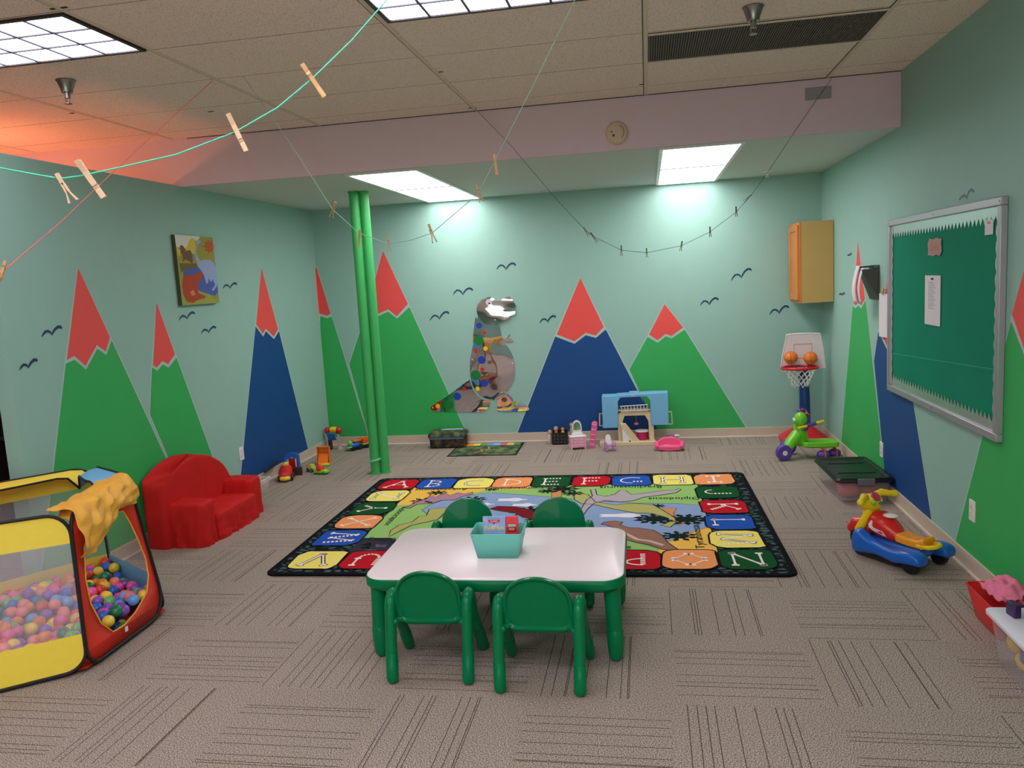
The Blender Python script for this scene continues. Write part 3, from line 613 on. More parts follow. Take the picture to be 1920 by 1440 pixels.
# ------------------------------------------------------------------ chairs
def make_chair(label):
    t = thing('kids_chair', label, 'chair', (0, 0, 0), 0, 'green kids chairs around the table')
    def frame(sx):
        x = sx*.174
        P = [V((x-sx*.002, -.185, .025)), V((x, -.168, .14)), V((x, -.145, .27))]
        for i in range(9):
            a = rad(180-22.5*i); P.append(V((x, -.09+.048*cos(a), .33+.048*sin(a))))
        Q = [V((x, -.03, .27)), V((x+sx*.004, .04, .17)), V((x+sx*.01, .145, .025))]
        return P, Q
    for sx in (-1, 1):
        P, Q = frame(sx); mid = P[:3]+P[3:8]
        m = MB(); m.tube(P[:8], [.0255]*8, KGREEN, 16, round_end=True); m.tube([P[0], P[0].lerp(P[1], .9), P[0].lerp(P[1], .93)], [.0272, .0272, .025], KGREEN, 16, round_end=True); m.build('leg', t)
        F_ = P[7:]+Q; m = MB(); m.tube(F_, [.0255]*len(F_), KGREEN, 16, round_end=True); m.tube([Q[2], Q[2].lerp(Q[1], .7), Q[2].lerp(Q[1], .73)], [.0272, .0272, .025], KGREEN, 16, round_end=True); m.build('leg', t)
        m = MB(); m.cyl((sx*.125, -.118, .275), (sx*.17, -.142, .275), .013, KGREEN, n=12); m.ball((sx*.152, -.148, .272), .015, KGREEN, 12, 8); m.build('knob', t)
    # backrest shell: arch outline, dished, leaning back
    W_, H_ = .15, .275; oz = []
    for i in range(25):
        a = pi*i/24; oz.append((W_*cos(a)*(1 if abs(cos(a)) < .99 else 1), .12+.135*sin(a)**.9))
    outl = oz + [(-.153, .06), (-.15, .02), (-.135, .004), (-.11, 0), (-.05, .004), (.05, .004), (.11, 0), (.135, .004), (.15, .02), (.153, .06)]
    def shell(s_, z0, off): return [V((x*s_, -.135-.12*(z0+z*s_-.255)-off-.25*(x*s_)**2*-1, z0+z*s_)) for x, z in outl]
    m = MB(); c = .12
    def ring(k, off): return [V((x*k, -.128-.17*(z_-.255)+off+.9*(x*k)**2, z_)) for x, z_ in [(x, .258+(c+(z-c)*k)) for x, z in outl]]
    m.loft([ring(.05, -.0), ring(.5, -.0), ring(.86, 0), ring(.93, -.012), ring(.985, -.012), ring(1, 0), ring(.985, .012), ring(.9, .012), ring(.5, .012), ring(.05, .012)], KGREEN); m.build('backrest', t)
    m = MB(); sr = rrect(-.135, .135, -.11, .15, .05, 6)
    m.loft([[V((x*k, .02+(y-.02)*k, z)) for x, y in sr] for k, z in ((.92, .236), (1, .241), (1, .256), (.95, .261), (.8, .254), (.1, .252))], KGREEN)
    m.build('seat', t); return t
ch = make_chair('green kids chair nearest the camera on the left, back towards the camera')
def place(o, x, y, rz): o.location = (x, y, 0); o.rotation_euler = (0, 0, rad(rz))
place(ch, -1.01, 3.385, 2)
c2 = dup(ch, 'green kids chair nearest the camera on the right, back towards the camera'); place(c2, -.503, 3.325, -1)
c3 = dup(ch, 'far green kids chair behind the table, left of the aqua bin'); place(c3, -1.065, 4.2, 181)
c4 = dup(ch, 'far green kids chair behind the table, right of the aqua bin'); place(c4, -.54, 4.2, 179)

# ------------------------------------------------------------------ ball pit tent
MESHW = bpy.data.materials.new('white_mesh_netting'); MESHW.use_nodes = True; nt = MESHW.node_tree; b = nt.nodes['Principled BSDF']
b.inputs['Base Color'].default_value = lin((225, 222, 228))+(1,); b.inputs['Alpha'].default_value = .27; b.inputs['Roughness'].default_value = .9
MESHW2 = bpy.data.materials.new('dark_mesh_netting'); MESHW2.use_nodes = True; b = MESHW2.node_tree.nodes['Principled BSDF']
b.inputs['Base Color'].default_value = lin((190, 186, 196))+(1,); b.inputs['Alpha'].default_value = .22; b.inputs['Roughness'].default_value = .9
def fab(n_, rgb, al=1): return mat('nylon_'+n_, rgb, .6, noise=.05, scale=25, bump=.3, alpha=al)
FY, FR, FO, FB = fab('yellow', (248, 218, 72)), fab('red', (214, 48, 22)), fab('golden', (240, 176, 58)), fab('sky_blue', (120, 185, 225))
PIPE = mat('black_piping', (16, 14, 16), .6)
Pb = [V(p) for p in ((-3.34, 2.73, .005), (-2.705, 3.2, .02), (-2.73, 3.87, .02), (-3.36, 4.28, .01), (-3.87, 3.5, .01), (-3.9, 2.95, .01))]
Pt = [V(p) for p in ((-3.28, 2.78, .8), (-2.70, 3.2, .79), (-2.84, 3.83, .81), (-3.36, 4.24, .77), (-3.84, 3.5, .79), (-3.84, 2.98, .8))]
pit = thing('ball_pit', 'hexagonal pop-up ball pit tent in yellow and orange fabric with mesh windows', 'ball pit', (0, 0, 0))
def quadmap(i, out=0):
    a, b_, c, d = Pb[i], Pb[(i+1) % 6], Pt[i], Pt[(i+1) % 6]
    n_ = ((b_-a).cross(c-a)).normalized()
    def f(s_, t_, o=0): return a.lerp(b_, s_).lerp(c.lerp(d, s_), t_) + n_*o
    return f
def sheet(f, u0, u1, v0, v1, mt, name, nu=10, nv=6, lo=None, hi=None):
    m = MB(); vs = []; fs = []
    for j in range(nv+1):
        for i in range(nu+1):
            u = u0+(u1-u0)*i/nu; a = lo(u) if lo else v0; b2 = hi(u) if hi else v1
            vs.append(f(u, a+(b2-a)*j/nv, 0))
    for j in range(nv):
        for i in range(nu): a = j*(nu+1)+i; fs.append((a, a+1, a+nu+2, a+nu+1))
    m.add(vs, fs, mt); return m.build(name, pit)
def edge(u, r=.12, e=.01):                       # inset of a rounded rectangle at u
    d = min(u, 1-u)
    if d >= r: return e
    return e+r*.8*(1-math.sqrt(max(0, 1-((r-d)/r)**2)))
def piping(f, r=.14, rb=.12, name='piping', rad_=.008):
    pts = [f(u, v, .002) for u, v in rrect(.0, 1.0, .0, 1.0, [r, r, rb, rb], 7)]
    m = MB(); m.tube(pts, rad_, PIPE, 8, closed=True); m.build(name, pit)
def windowpanel(i, bandb, bandt, colb, colt, mesh=MESHW):
    f = quadmap(i); lo = lambda u: edge(u, .13, .0); hi = lambda u: 1-edge(u, .14, .0)
    sheet(f, .0, 1, 0, 0, colb, 'bottom_band', 20, 4, lo=lo, hi=lambda u: max(lo(u), bandb))
    sheet(f, .0, 1, 0, 0, mesh, 'mesh_window', 20, 4, lo=lambda u: max(lo(u), bandb), hi=lambda u: min(hi(u), bandt))
    sheet(f, .0, 1, 0, 0, colt, 'top_band', 20, 4, lo=lambda u: min(hi(u), bandt), hi=hi); piping(f)
windowpanel(0, .23, .81, FY, FY)
windowpanel(5, .23, .81, FY, FY)
windowpanel(2, .26, .82, FB, FB, MESHW2)
windowpanel(3, .26, .84, FY, FY)
windowpanel(4, .26, .84, FY, FY)
# orange panel with the door opening
f = quadmap(1)
hole = [f(u, v, .0) for u, v in ((.14, .74), (.10, .55), (.12, .38), (.2, .22), (.32, .11), (.46, .1), (.62, .13), (.82, .2), (.9, .3), (.92, .42), (.89, .56), (.84, .7), (.78, .8), (.62, .83), (.4, .8), (.22, .8))]
outer = [f(u, v, .0) for u, v in rrect(0, 1, 0, 1, [.16, .12, .13, .2], 7)]
from mathutils.geometry import tessellate_polygon
tri = tessellate_polygon([outer, hole]); m = MB(); m.add(outer+hole, tri, FR); m.build('door_panel', pit, solid=.003)
m = MB(); m.tube([f(u, v, .004) for u, v in rrect(0, 1, 0, 1, [.16, .12, .13, .2], 7)], .009, PIPE, 8, closed=True); m.build('piping', pit)
m = MB(); m.tube([p+V((.003, 0, 0)) for p in hole], .004, FO, 6, closed=True); m.build('door_hem', pit)
# rolled golden door flap hanging over the top of the door panel
m = MB(); vs = []; fs = []; nu, nv = 26, 16
for j in range(nv+1):
    tt = j/nv
    for i in range(nu+1):
        u = i/nu; uu = -.02+.98*u
        base = f(uu, 1.0, 0); wr = .007*sin(u*31+tt*9)+.008*sin(u*17-tt*14)+.006*sin(u*53+tt*23)+.006*sin(tt*30+u*8)
        if tt < .3:      # inside, running back into the tent
            k = (.3-tt)/.3; p = base+V((-(.17-.04*u)*k, .06*k*(1-u), .02-.03*k))+V((0, 0, wr*.6))
        else:            # outside, hanging down
            k = (tt-.3)/.7; dr = (.24-.09*u+.03*sin(u*7))
            p = base+V((.02+.055*sin(k*2.6)+wr, 0, .022-k*dr))
        vs.append(p)
for j in range(nv):
    for i in range(nu): a = j*(nu+1)+i; fs.append((a, a+1, a+nu+2, a+nu+1))
m.add(vs, fs, FO); m.build('door_flap', pit, solid=.002, sub=1)
# collar of fabric leaning in from the far rims
def collar(i, mt, u0, u1, name, dep=.2):
    f = quadmap(i); cen = V((-3.3, 3.5, .74)); m = MB(); vs = []; fs = []; n_ = 14
    for k in range(n_+1):
        u = u0+(u1-u0)*k/n_; a = f(u, 1-edge(u, .14, 0)); d = (cen-a); d.z = 0
        vs += [a, a+d.normalized()*dep*.5+V((0, 0, .004)), a+d.normalized()*dep+V((0, 0, -.012))]
    for k in range(n_):
        for q in (0, 1): a = k*3+q; fs.append((a, a+1, a+4, a+3))
    m.add(vs, fs, mt); m.build(name, pit)
    return [vs[k*3+2] for k in range(n_+1)]
collar(1, FO, .02, 1, 'collar', .13)
i2 = collar(2, FB, .0, 1, 'collar', .16); i3 = collar(3, FY, 0, 1, 'collar', .16); i4 = collar(4, FY, 0, 1, 'collar', .16)
m = MB(); m.tube(i2+i3+i4, .006, PIPE, 8); m.build('piping', pit)
m = MB(); m.poly([p+V((0, 0, .002)) for p in Pb], FR); m.build('floor_sheet', pit)
m = MB(); p = f(.47, .07, .006); m.box(p, (.004, .02, .025), WHITE); m.build('care_tag', pit)
for i in (2, 3):
    m = MB(); m.tube([Pb[i+1].lerp(Pt[i+1], .02), Pb[i+1].lerp(Pt[i+1], .97)], .007, PIPE, 8) if i == 2 else m.tube([Pb[3].lerp(Pt[3], .3), Pb[3].lerp(Pt[3], .31)], .001, PIPE, 6); 
    if i == 2: m.build('corner_piping', pit)
# balls
BALLC = [('red', (222, 62, 48)), ('orange', (242, 128, 40)), ('yellow', (244, 206, 60)), ('lime green', (110, 190, 90)), ('dark green', (26, 120, 70)), ('blue', (40, 100, 200)), ('purple', (140, 82, 190)), ('hot pink', (240, 80, 160)), ('salmon pink', (246, 130, 120)), ('sky blue', (110, 160, 230))]
bm_ = []
for nme, rgb in BALLC:
    mt = mat('ball_'+nme.replace(' ', '_'), rgb, .28, coat=.2); m = MB(); m.ball((0, 0, 0), .031, mt, 20, 12)
    me = bpy.data.meshes.new('toy_ball'); me.from_pydata([tuple(p) for p in m.v], [], m.f); me.materials.append(mt)
    for p in me.polygons: p.use_smooth = True
    bm_.append(me)
def inside(x, y, mg=.045):
    for i in range(6):
        a, b_ = Pb[i], Pb[(i+1) % 6]; e = V((b_.x-a.x, b_.y-a.y)); n_ = V((-e.y, e.x)).normalized()
        if n_.dot(V((x-a.x, y-a.y))) < mg: return False
    return True
rb = random.Random(3); pts = []
tries = 0
while tries < 60000 and len(pts) < 560:
    tries += 1
    x, y = rb.uniform(-3.86, -2.7), rb.uniform(2.76, 4.26)
    if not inside(x, y): continue
    if all((x-a)**2+(y-b2)**2 > .0485**2 for a, b2 in pts): pts.append((x, y))
def heap(x, y): return .145+.02*sin(x*9)+.02*cos(y*7)+(.03 if y < 3.3 else 0)-.03*max(0, x+3.0)
B3 = [(x, y, heap(x, y)+rb.uniform(-.022, .022)) for x, y in pts]
# relax so that the balls do not cut into each other
for it in range(40):
    for i in range(len(B3)):
        xi, yi, zi = B3[i]
        for j in range(i):
            xj, yj, zj = B3[j]; dx, dy = xi-xj, yi-yj
            if abs(dx) > .062 or abs(dy) > .062: continue
            dz = zi-zj; d = math.sqrt(dx*dx+dy*dy+dz*dz)
            if 1e-6 < d < .0618:
                k = (.0618-d)/d/2; xi += dx*k; yi += dy*k; zi += dz*k*1.3; B3[j] = (xj-dx*k, yj-dy*k, zj-dz*k*1.3)
        B3[i] = (xi, yi, min(max(zi, .1), .26))
B3 = [b for b in B3 if inside(b[0], b[1], .036)]
def zone(p):
    q = V(p)-V((0, 0, HC)); z = q.dot(fw); x = 960+FPX*q.dot(rt)/z; y = 720-FPX*q.dot(up)/z
    if x > 172: return ('seen through the door opening of the ball pit', 'at the door opening') if y > 1115 else ('at the back of the heap, seen through the door opening', 'at the back of the door opening')
    if y > 1165: return 'behind the front mesh window, low and near the yellow band', 'near the front mesh window'
    return ('behind the front mesh window, in the middle of the heap', 'in the middle of the heap') if y > 1128 else ('behind the front mesh window, far side of the heap', 'on the far side of the heap')
def inframe(p):
    q = V(p)-V((0, 0, HC)); z = q.dot(fw); return 960+FPX*q.dot(rt)/z > -14
vis = [b for b in B3 if inframe(b)]; vis.sort(key=lambda b: (V(b)-V((0, 0, HC))).length)
ones, rest = vis[:296], vis[296:]+[b for b in B3 if not inframe(b)][:120]
for b_ in ones:
    k = rb.choice([0, 0, 1, 1, 2, 2, 3, 4, 5, 5, 6, 6, 7, 7, 8, 8, 9]); o = bpy.data.objects.new('toy_ball', bm_[k]); COL.objects.link(o); o.location = b_
    zl_ = zone(b_); tag(o, '%s plastic ball %s' % (BALLC[k][0], zl_[0]), 'ball', '%s balls %s' % (BALLC[k][0], zl_[1]))
m = MB()
for b_ in rest: m.ball(b_, .031, MC['ball_'+rb.choice(BALLC)[0].replace(' ', '_')], 16, 10)
for q in range(330):
    x, y = rb.uniform(-3.86, -2.7), rb.uniform(2.76, 4.26)
    if inside(x, y): m.ball((x, y, .038), .029, MC['ball_'+rb.choice(BALLC)[0].replace(' ', '_')], 10, 6)
tag(m.build('toy_balls'), 'deeper layer and far edge of mixed coloured balls in the pit', 'balls', None, 'stuff')

def resample(p, st):
    out = []
    for i in range(len(p)):
        a, b_ = V((*p[i], 0)), V((*p[(i+1) % len(p)], 0)); n_ = max(1, int((b_-a).length/st))
        for k in range(n_): q = a.lerp(b_, k/n_); out.append((q.x, q.y))
    return out
# ------------------------------------------------------------------ red slip-covered kids sofa
REDC = mat('red_cotton_cover', (196, 26, 22), .75, noise=.06, scale=20, bump=.2, spec=.25)
t = thing('kids_sofa', 'small red kids sofa under a loose crinkled cover against the left wall', 'sofa', (L+.03, 5.42, 0), 0)
def cloth_box(name, x0, x1, y0, y1, z0, z1, rr_=.05, wr=.006, flare=.0, nx=14, ny=16, nz=10, topf=None, seed=0):
    """soft covered block: rounded box surface, wrinkled, hem flaring at the floor"""
    m = MB(); n_ = 40; rings = []
    base = resample(rrect(x0, x1, y0, y1, min(rr_, (x1-x0)/2.1, (y1-y0)/2.1), 9), .018)
    cx, cy = (x0+x1)/2, (y0+y1)/2
    def P(x, y, k, z, tt):
        th = math.atan2((y-cy)*2, x-cx)
        if topf: z = z0+(z-z0)*topf(y)
        f_ = 1+flare*max(0, 1-tt*1.6)**2
        wv = wr*(sin(th*13+seed+tt*3)+.7*sin(th*29+seed*2-tt*5)+.5*sin(tt*17+th*5+seed))*(1.3-tt)
        d = V((x-cx, y-cy, 0)); l_ = d.length or 1
        q = V((cx, cy, 0))+d*k*f_+d/l_*wv
        return V((q.x, q.y, z+wv*.4*(1 if tt > .05 else 0)))
    for j in range(nz+1): tt = j/nz; rings.append([P(x, y, 1, z0+(z1-z0-.03)*tt, tt) for x, y in base])
    for k, dz in ((.985, .018), (.94, .028), (.85, .031), (.6, .033), (.3, .034), (.05, .034)): rings.append([P(x, y, k, z1-.03+dz, 1) for x, y in base])
    m.loft(rings, REDC, cap=True); return m.build(name, t, angle=60)
archf = lambda y: .5+.5*max(0, 1-((y+.12)/.5)**2)**.6
cloth_box('backrest', .0, .2, -.5, .46, .0, .585, .06, .005, topf=archf, seed=1)
cloth_box('armrest', .02, .445, -.465, -.27, .0, .315, .05, .006, .03, seed=2)
cloth_box('armrest', .02, .43, .27, .455, .0, .30, .05, .006, .03, seed=3)
cloth_box('seat', .1, .47, -.285, .29, .0, .2, .05, .007, .04, seed=4)

# ------------------------------------------------------------------ dinosaur mirror on the back wall
MIRR = mat('mirror_acrylic', (225, 222, 226), .03, metal=1)
def warp(m_):
    nt = m_.node_tree; b = nt.nodes['Principled BSDF']; tc = N(nt, 'TexCoord'); nz = N(nt, 'TexNoise'); nz.inputs['Scale'].default_value = 5; nz.inputs['Detail'].default_value = 0
    nt.links.new(tc.outputs['Object'], nz.inputs['Vector']); bp = N(nt, 'Bump'); bp.inputs['Strength'].default_value = .5; bp.inputs['Distance'].default_value = .01
    nt.links.new(nz.outputs[0], bp.inputs['Height']); nt.links.new(bp.outputs[0], b.inputs['Normal'])
warp(MIRR)
YM = D-.004
def MP(x, y, yy=YM): return BK((780+x/6, 540+y/6), yy)
t = thing('dinosaur_mirror', 'dinosaur shaped wall mirror with coloured round dots along its back', 'mirror', (0, 0, 0))
def piece(name, pts, off=0., tilt=0):
    m = MB(); P = [MP(x, y, YM-.0-off) for x, y in pts]; zt = max(p.z for p in P); m.prism([p+V((0, -(zt-p.z)*tilt, 0)) for p in P], (0, -.004, 0), MIRR); return m.build(name, t, smooth=False)
def smoothpts(p, n=4):
    out = []; K = len(p)
    for i in range(K):
        a, b_, c, d = [V((*p[(i+k) % K], 0)) for k in (-1, 0, 1, 2)]
        for j in range(n): u = j/n; q = .5*((2*b_)+(-a+c)*u+(2*a-5*b_+4*c-d)*u*u+(-a+3*b_-3*c+d)*u**3); out.append((q.x, q.y))
    return out
piece('head', smoothpts([(685, 240), (700, 180), (745, 130), (785, 120), (810, 100), (850, 105), (885, 128), (920, 140), (960, 132), (1000, 110), (1040, 95), (1075, 115), (1100, 160), (1122, 195), (1105, 225), (1050, 238), (985, 240), (985, 262), (1050, 270), (1115, 260), (1105, 295), (1060, 315), (1030, 350), (960, 370), (900, 405), (840, 412), (780, 400), (730, 350), (700, 310)], 3), .0045, .09)
piece('body', smoothpts([(665, 345), (690, 320), (740, 370), (800, 410), (870, 412), (935, 415), (950, 470), (968, 540), (990, 575), (1030, 550), (1055, 515), (1065, 560), (1100, 600), (1050, 612), (1000, 612), (1060, 700), (1100, 800), (1112, 900), (1100, 1020), (1060, 1110), (1000, 1190), (920, 1245), (860, 1250), (760, 1230), (690, 1170), (640, 1100), (612, 1000), (606, 900), (612, 800), (630, 700), (645, 620), (643, 540), (655, 440)], 4), .0)
piece('tail', [(600, 1025), (560, 1060), (480, 1120), (390, 1190), (300, 1250), (220, 1300), (165, 1340), (172, 1365), (230, 1388), (400, 1392), (590, 1392), (680, 1290), (750, 1255), (690, 1210), (640, 1140), (612, 1060)])
piece('foot', smoothpts([(590, 1392), (640, 1345), (690, 1280), (760, 1258), (830, 1280), (826, 1325), (790, 1370), (740, 1392), (660, 1394)], 3), .0)
piece('foot', smoothpts([(925, 1385), (918, 1320), (925, 1260), (980, 1220), (1040, 1195), (1095, 1255), (1070, 1275), (1150, 1280), (1230, 1310), (1275, 1360), (1240, 1380), (1100, 1388)], 3), .0)
dots = [(709, 422, 36, 'blue'), (769, 502, 24, 'red'), (707, 590, 60, 'green'), (782, 681, 28, 'yellow'), (676, 712, 24, 'red'), (741, 809, 48, 'blue'), (747, 916, 25, 'red'), (672, 980, 60, 'green'), (768, 1070, 48, 'blue'), (692, 1134, 27, 'yellow'), (540, 1137, 24, 'red'), (464, 1219, 48, 'blue'), (371, 1315, 61, 'green'), (245, 1328, 28, 'yellow')]
DC = {'blue': mat('dot_blue', (24, 64, 168), .3), 'red': mat('dot_red', (205, 24, 34), .3), 'green': mat('dot_green', (8, 122, 52), .3), 'yellow': mat('dot_yellow', (244, 200, 28), .3)}
for x, y, r_, c in dots:
    p = MP(x, y, YM-.0045); m = MB(); m.lathe([(r_*.00089, 0), (r_*.00089, .002)], DC[c], p, 28, RX(90)); o = m.build('dot', t); o['label'] = c+' round dot'
m = MB(); p = MP(818, 160, YM-.015); m.lathe([(.034, 0), (.034, .0012)], mat('eye_grey', (206, 200, 206), .3), p, 24, RX(90)); m.build('eye', t)
m = MB(); p = MP(824, 173, YM-.0162); m.lathe([(.01, 0), (.01, .001)], BLACK, p, 16, RX(90)); m.build('pupil', t)
m = MB()
for x, y, o_ in ((685, 333, 0), (890, 360, .023), (1058, 558, 0), (632, 806, 0), (1085, 848, 0), (585, 1040, 0), (188, 1347, 0), (700, 1365, 0), (945, 1368, 0), (1240, 1360, 0)): m.ball(MP(x, y, YM-.005-o_), .007, WHITE, 8, 6)
o = m.build('screw_caps', t); o['kind'] = 'stuff'

# ------------------------------------------------------------------ canvas picture on the left wall
c0_, c1_ = SD((320, 445), L), SD((398, 445), L); yA, yB = 5.70, 6.25; zA, zB = 1.70, 2.245
t = thing('canvas_picture', 'dinosaur canvas print hanging on the left wall', 'picture', (L+.001, (yA+yB)/2, (zA+zB)/2))
hw, hh = (yB-yA)/2, (zB-zA)/2; T = RX(0)
m = MB(); m.box((.016, 0, 0), (.03, 2*hw, 2*hh), mat('canvas_edge', (60, 64, 44), .8)); m.build('stretcher', t)
def ac(n_, rgb): return mat('canvas_'+n_, rgb, .8, noise=.12, scale=60)
m = MB(); lay = [0]
def cp(pts, c, ex=0):     # crop pixels -> canvas
    lay[0] += 1; out = []
    for x, y in pts:
        v_ = (y-195)/1060; u_ = (x-165-v_*105)/(612-v_*0); out.append(V((.0315+lay[0]*.0001, -hw+min(max(u_, 0), 1)*2*hw, hh-min(max(v_, 0), 1)*2*hh)))
    m.poly(out, c)
cp([(165, 190), (775, 190), (885, 1260), (270, 1260)], ac('olive', (150, 148, 60)))
cp([(165, 190), (560, 190), (520, 300), (440, 230), (330, 400), (190, 380)], ac('pale', (214, 214, 200)))
cp([(330, 400), (400, 250), (450, 225), (490, 300), (480, 470), (430, 470), (360, 420)], ac('yellow', (214, 184, 60)))
cp([(190, 380), (250, 420), (245, 520), (220, 510)], MC['canvas_yellow'])
cp([(240, 360), (280, 345), (325, 400), (330, 440), (400, 410), (440, 490), (440, 640), (400, 600), (330, 560), (290, 600), (280, 500), (250, 430)], ac('brown', (112, 82, 60)))
cp([(230, 620), (500, 620), (520, 690), (300, 740), (260, 760)], ac('dark_olive', (106, 98, 44)))
cp([(290, 760), (330, 710), (440, 690), (540, 680), (600, 760), (860, 900), (860, 1080), (800, 1140), (560, 1050), (300, 900)], ac('blue', (70, 96, 164)))
cp([(255, 1290), (240, 1100), (520, 1060), (720, 1110), (800, 1200), (880, 1260), (280, 1290)], ac('green', (150, 160, 70)))
for k in range(9):
    a = rad(20+k*40); x, y = 715, 345
    cp([(x+60*cos(a-.35), y+70*sin(a-.35)), (x+112*cos(a), y+125*sin(a)), (x+60*cos(a+.35), y+70*sin(a+.35))], ac('rust', (190, 88, 50)))
cp([(715+68*cos(i*.4), 345+78*sin(i*.4)) for i in range(15)], MC['canvas_rust'])
cp([(500, 260), (530, 240), (570, 262), (568, 300), (530, 310), (510, 370), (500, 450), (520, 530), (570, 580), (640, 555), (720, 560), (790, 600), (830, 700), (850, 900), (840, 980), (770, 1060), (750, 1035), (810, 960), (760, 860), (750, 910), (725, 905), (700, 850), (680, 940), (655, 930), (620, 810), (580, 740), (520, 660), (480, 540), (475, 440), (490, 350)], ac('periwinkle', (150, 168, 204)))
cp([(290, 820), (340, 790), (460, 800), (500, 760), (540, 740), (600, 770), (605, 810), (550, 830), (600, 860), (590, 890), (530, 900), (520, 960), (520, 1080), (640, 1130), (640, 1160), (500, 1190), (430, 1230), (340, 1200), (290, 1100), (270, 950)], ac('red_brown', (172, 66, 38)))
cp([(390, 1060), (440, 1020), (480, 1100), (420, 1120)], ac('orange', (214, 130, 60)))
m.build('print', t, smooth=False)

# ------------------------------------------------------------------ bulletin board on the right wall
BY0, BY1, BZ0, BZ1 = 4.232, 6.075, .812, 2.018
t = thing('bulletin_board', 'large silver framed bulletin board covered in green paper', 'bulletin board', (R-.001, (BY0+BY1)/2, (BZ0+BZ1)/2))
hw, hh = (BY1-BY0)/2, (BZ1-BZ0)/2; ALU = mat('brushed_aluminium', (176, 172, 176), .4, metal=.6); GP = mat('green_board_paper', (4, 132, 100), .85, noise=.12, scale=3, bump=.2, spec=.2)
def fringe_mat():
    m_ = mat('holographic_border', (196, 204, 200), .25, metal=.7, noise=.35, scale=140); return m_
HOLO = fringe_mat()
m = MB(); f = .042
m.box((-.017, 0, hh-f/2), (.034, 2*hw, f), ALU); m.box((-.017, 0, -hh+f/2), (.034, 2*hw, f), ALU)
m.box((-.017, hw-f/2, 0), (.034, f, 2*hh-2*f), ALU); m.box((-.017, -hw+f/2, 0), (.034, f, 2*hh-2*f), ALU)
m.build('frame', t, bevel=.004)
m = MB(); m.box((-.008, 0, 0), (.016, 2*hw-2*f, 2*hh-2*f), GP); m.stroke([(-.0165, -hw+f, -hh+.36), (-.0165, hw-f, -hh+.27)], .004, mat('paper_fold', (60, 160, 132), .8), (-1, 0, 0), .0005); m.build('panel', t)
def fringe(a, b_, inn, n_, dep, wave):
    a, b_, inn = V(a), V(b_), V(inn); m = MB(); pts = [a, b_]; mid = []
    for i in range(n_*4, -1, -1):
        u = i/(n_*4); ph = (i % 4)/4; h_ = dep*(.55+.45*(1-abs(ph*2-1)) if not wave else .6+.4*abs(sin(pi*i/4)))
        mid.append(a.lerp(b_, u)+inn*h_)
    m.add([a, b_]+mid, [tuple(range(2+len(mid)))], HOLO); m.build('scalloped_border', t, smooth=False)
xx = -.019
fringe((xx, hw-f, hh-f), (xx, -hw+f, hh-f), (0, 0, -1), 34, .085, False); fringe((xx, hw-f, -hh+f), (xx, -hw+f, -hh+f), (0, 0, 1), 34, .085, False)
fringe((xx-.001, hw-f, hh-f), (xx-.001, hw-f, -hh+f), (0, -1, 0), 14, .045, True); fringe((xx-.001, -hw+f, hh-f), (xx-.001, -hw+f, -hh+f), (0, 1, 0), 14, .045, True)
m = MB()
for y, z in ((hw-.02, hh-.02), (0, hh-.02), (-hw+.02, hh-.02), (hw-.02, -hh+.02), (0, -hh+.02), (-hw+.02, -hh+.02), (-.5, -hh+.02)): m.ball((-.034, y, z), (.003, .006, .006), CHROME, 8, 6)
o = m.build('screws', t); o['kind'] = 'stuff'
PAP = mat('white_paper', (226, 220, 222), .8); INK = mat('grey_ink', (150, 146, 150), .8)
p0, p1 = SD((1742, 518)), SD((1770, 610))
t = tag(None or bpy.data.objects.new('notice_sheet', None), 'long white printed sheet pinned in the middle of the green board', 'paper'); COL.objects.link(t); t.location = (R-.022, (p0.y+p1.y)/2, (p0.z+p1.z)/2)
hy, hz = abs(p0.y-p1.y)/2, .15
m = MB(); m.box((0, 0, 0), (.002, 2*hy, 2*hz), PAP); m.build('sheet', t)
m = MB()
for k in range(16): m.stroke([(-.0015, hy*.55, hz*.72-k*.0105), (-.0015, -hy*(.1+.4*((k*37) % 7)/7), hz*.72-k*.0105)], .003, INK, (-1, 0, 0))
m.build('printed_lines', t, smooth=False)
m = MB(); m.box((-.004, 0, hz-.02), (.006, .03, .012), BLACK); m.build('clip', t, bevel=.002)
p0, p1 = SD((1748, 452)), SD((1773, 474)); hy = abs(p0.y-p1.y)/2; hz = .05
t = thing('board_sign', 'small pink and grey scalloped sign near the top of the green board', 'sign', (R-.022, (p0.y+p1.y)/2, (p0.z+p1.z)/2))
m = MB(); m.prism([(0, y, z) for y, z in [((hy+.006*sin(a*6))*max(-1, min(1, 1.3*cos(a))), (hz+.004*sin(a*8))*max(-1, min(1, 1.3*sin(a)))) for a in [2*pi*i/40 for i in range(40)]]], (-.002, 0, 0), mat('pink_grey_card', (172, 140, 130), .7)); m.build('card', t)
m = MB(); m.text('News', (-.0028, 0, 0), (0, -1, 0), (0, 0, 1), .05, mat('coral_ink', (214, 120, 100), .7), .15); m.build('lettering', t)
p0, p1 = SD((1856, 416)), SD((1871, 435)); hy = abs(p0.y-p1.y)/2
t = thing('note_card', 'tiny white note card in the upper right of the green board', 'paper', (R-.022, (p0.y+p1.y)/2, (p0.z+p1.z)/2))
m = MB(); m.box((0, 0, 0), (.002, 2*hy, .075), PAP); m.build('card', t)
m = MB(); m.box((-.002, 0, .022), (.002, .03, .012), mat('tan_print', (196, 160, 100), .7)); m.build('print', t)

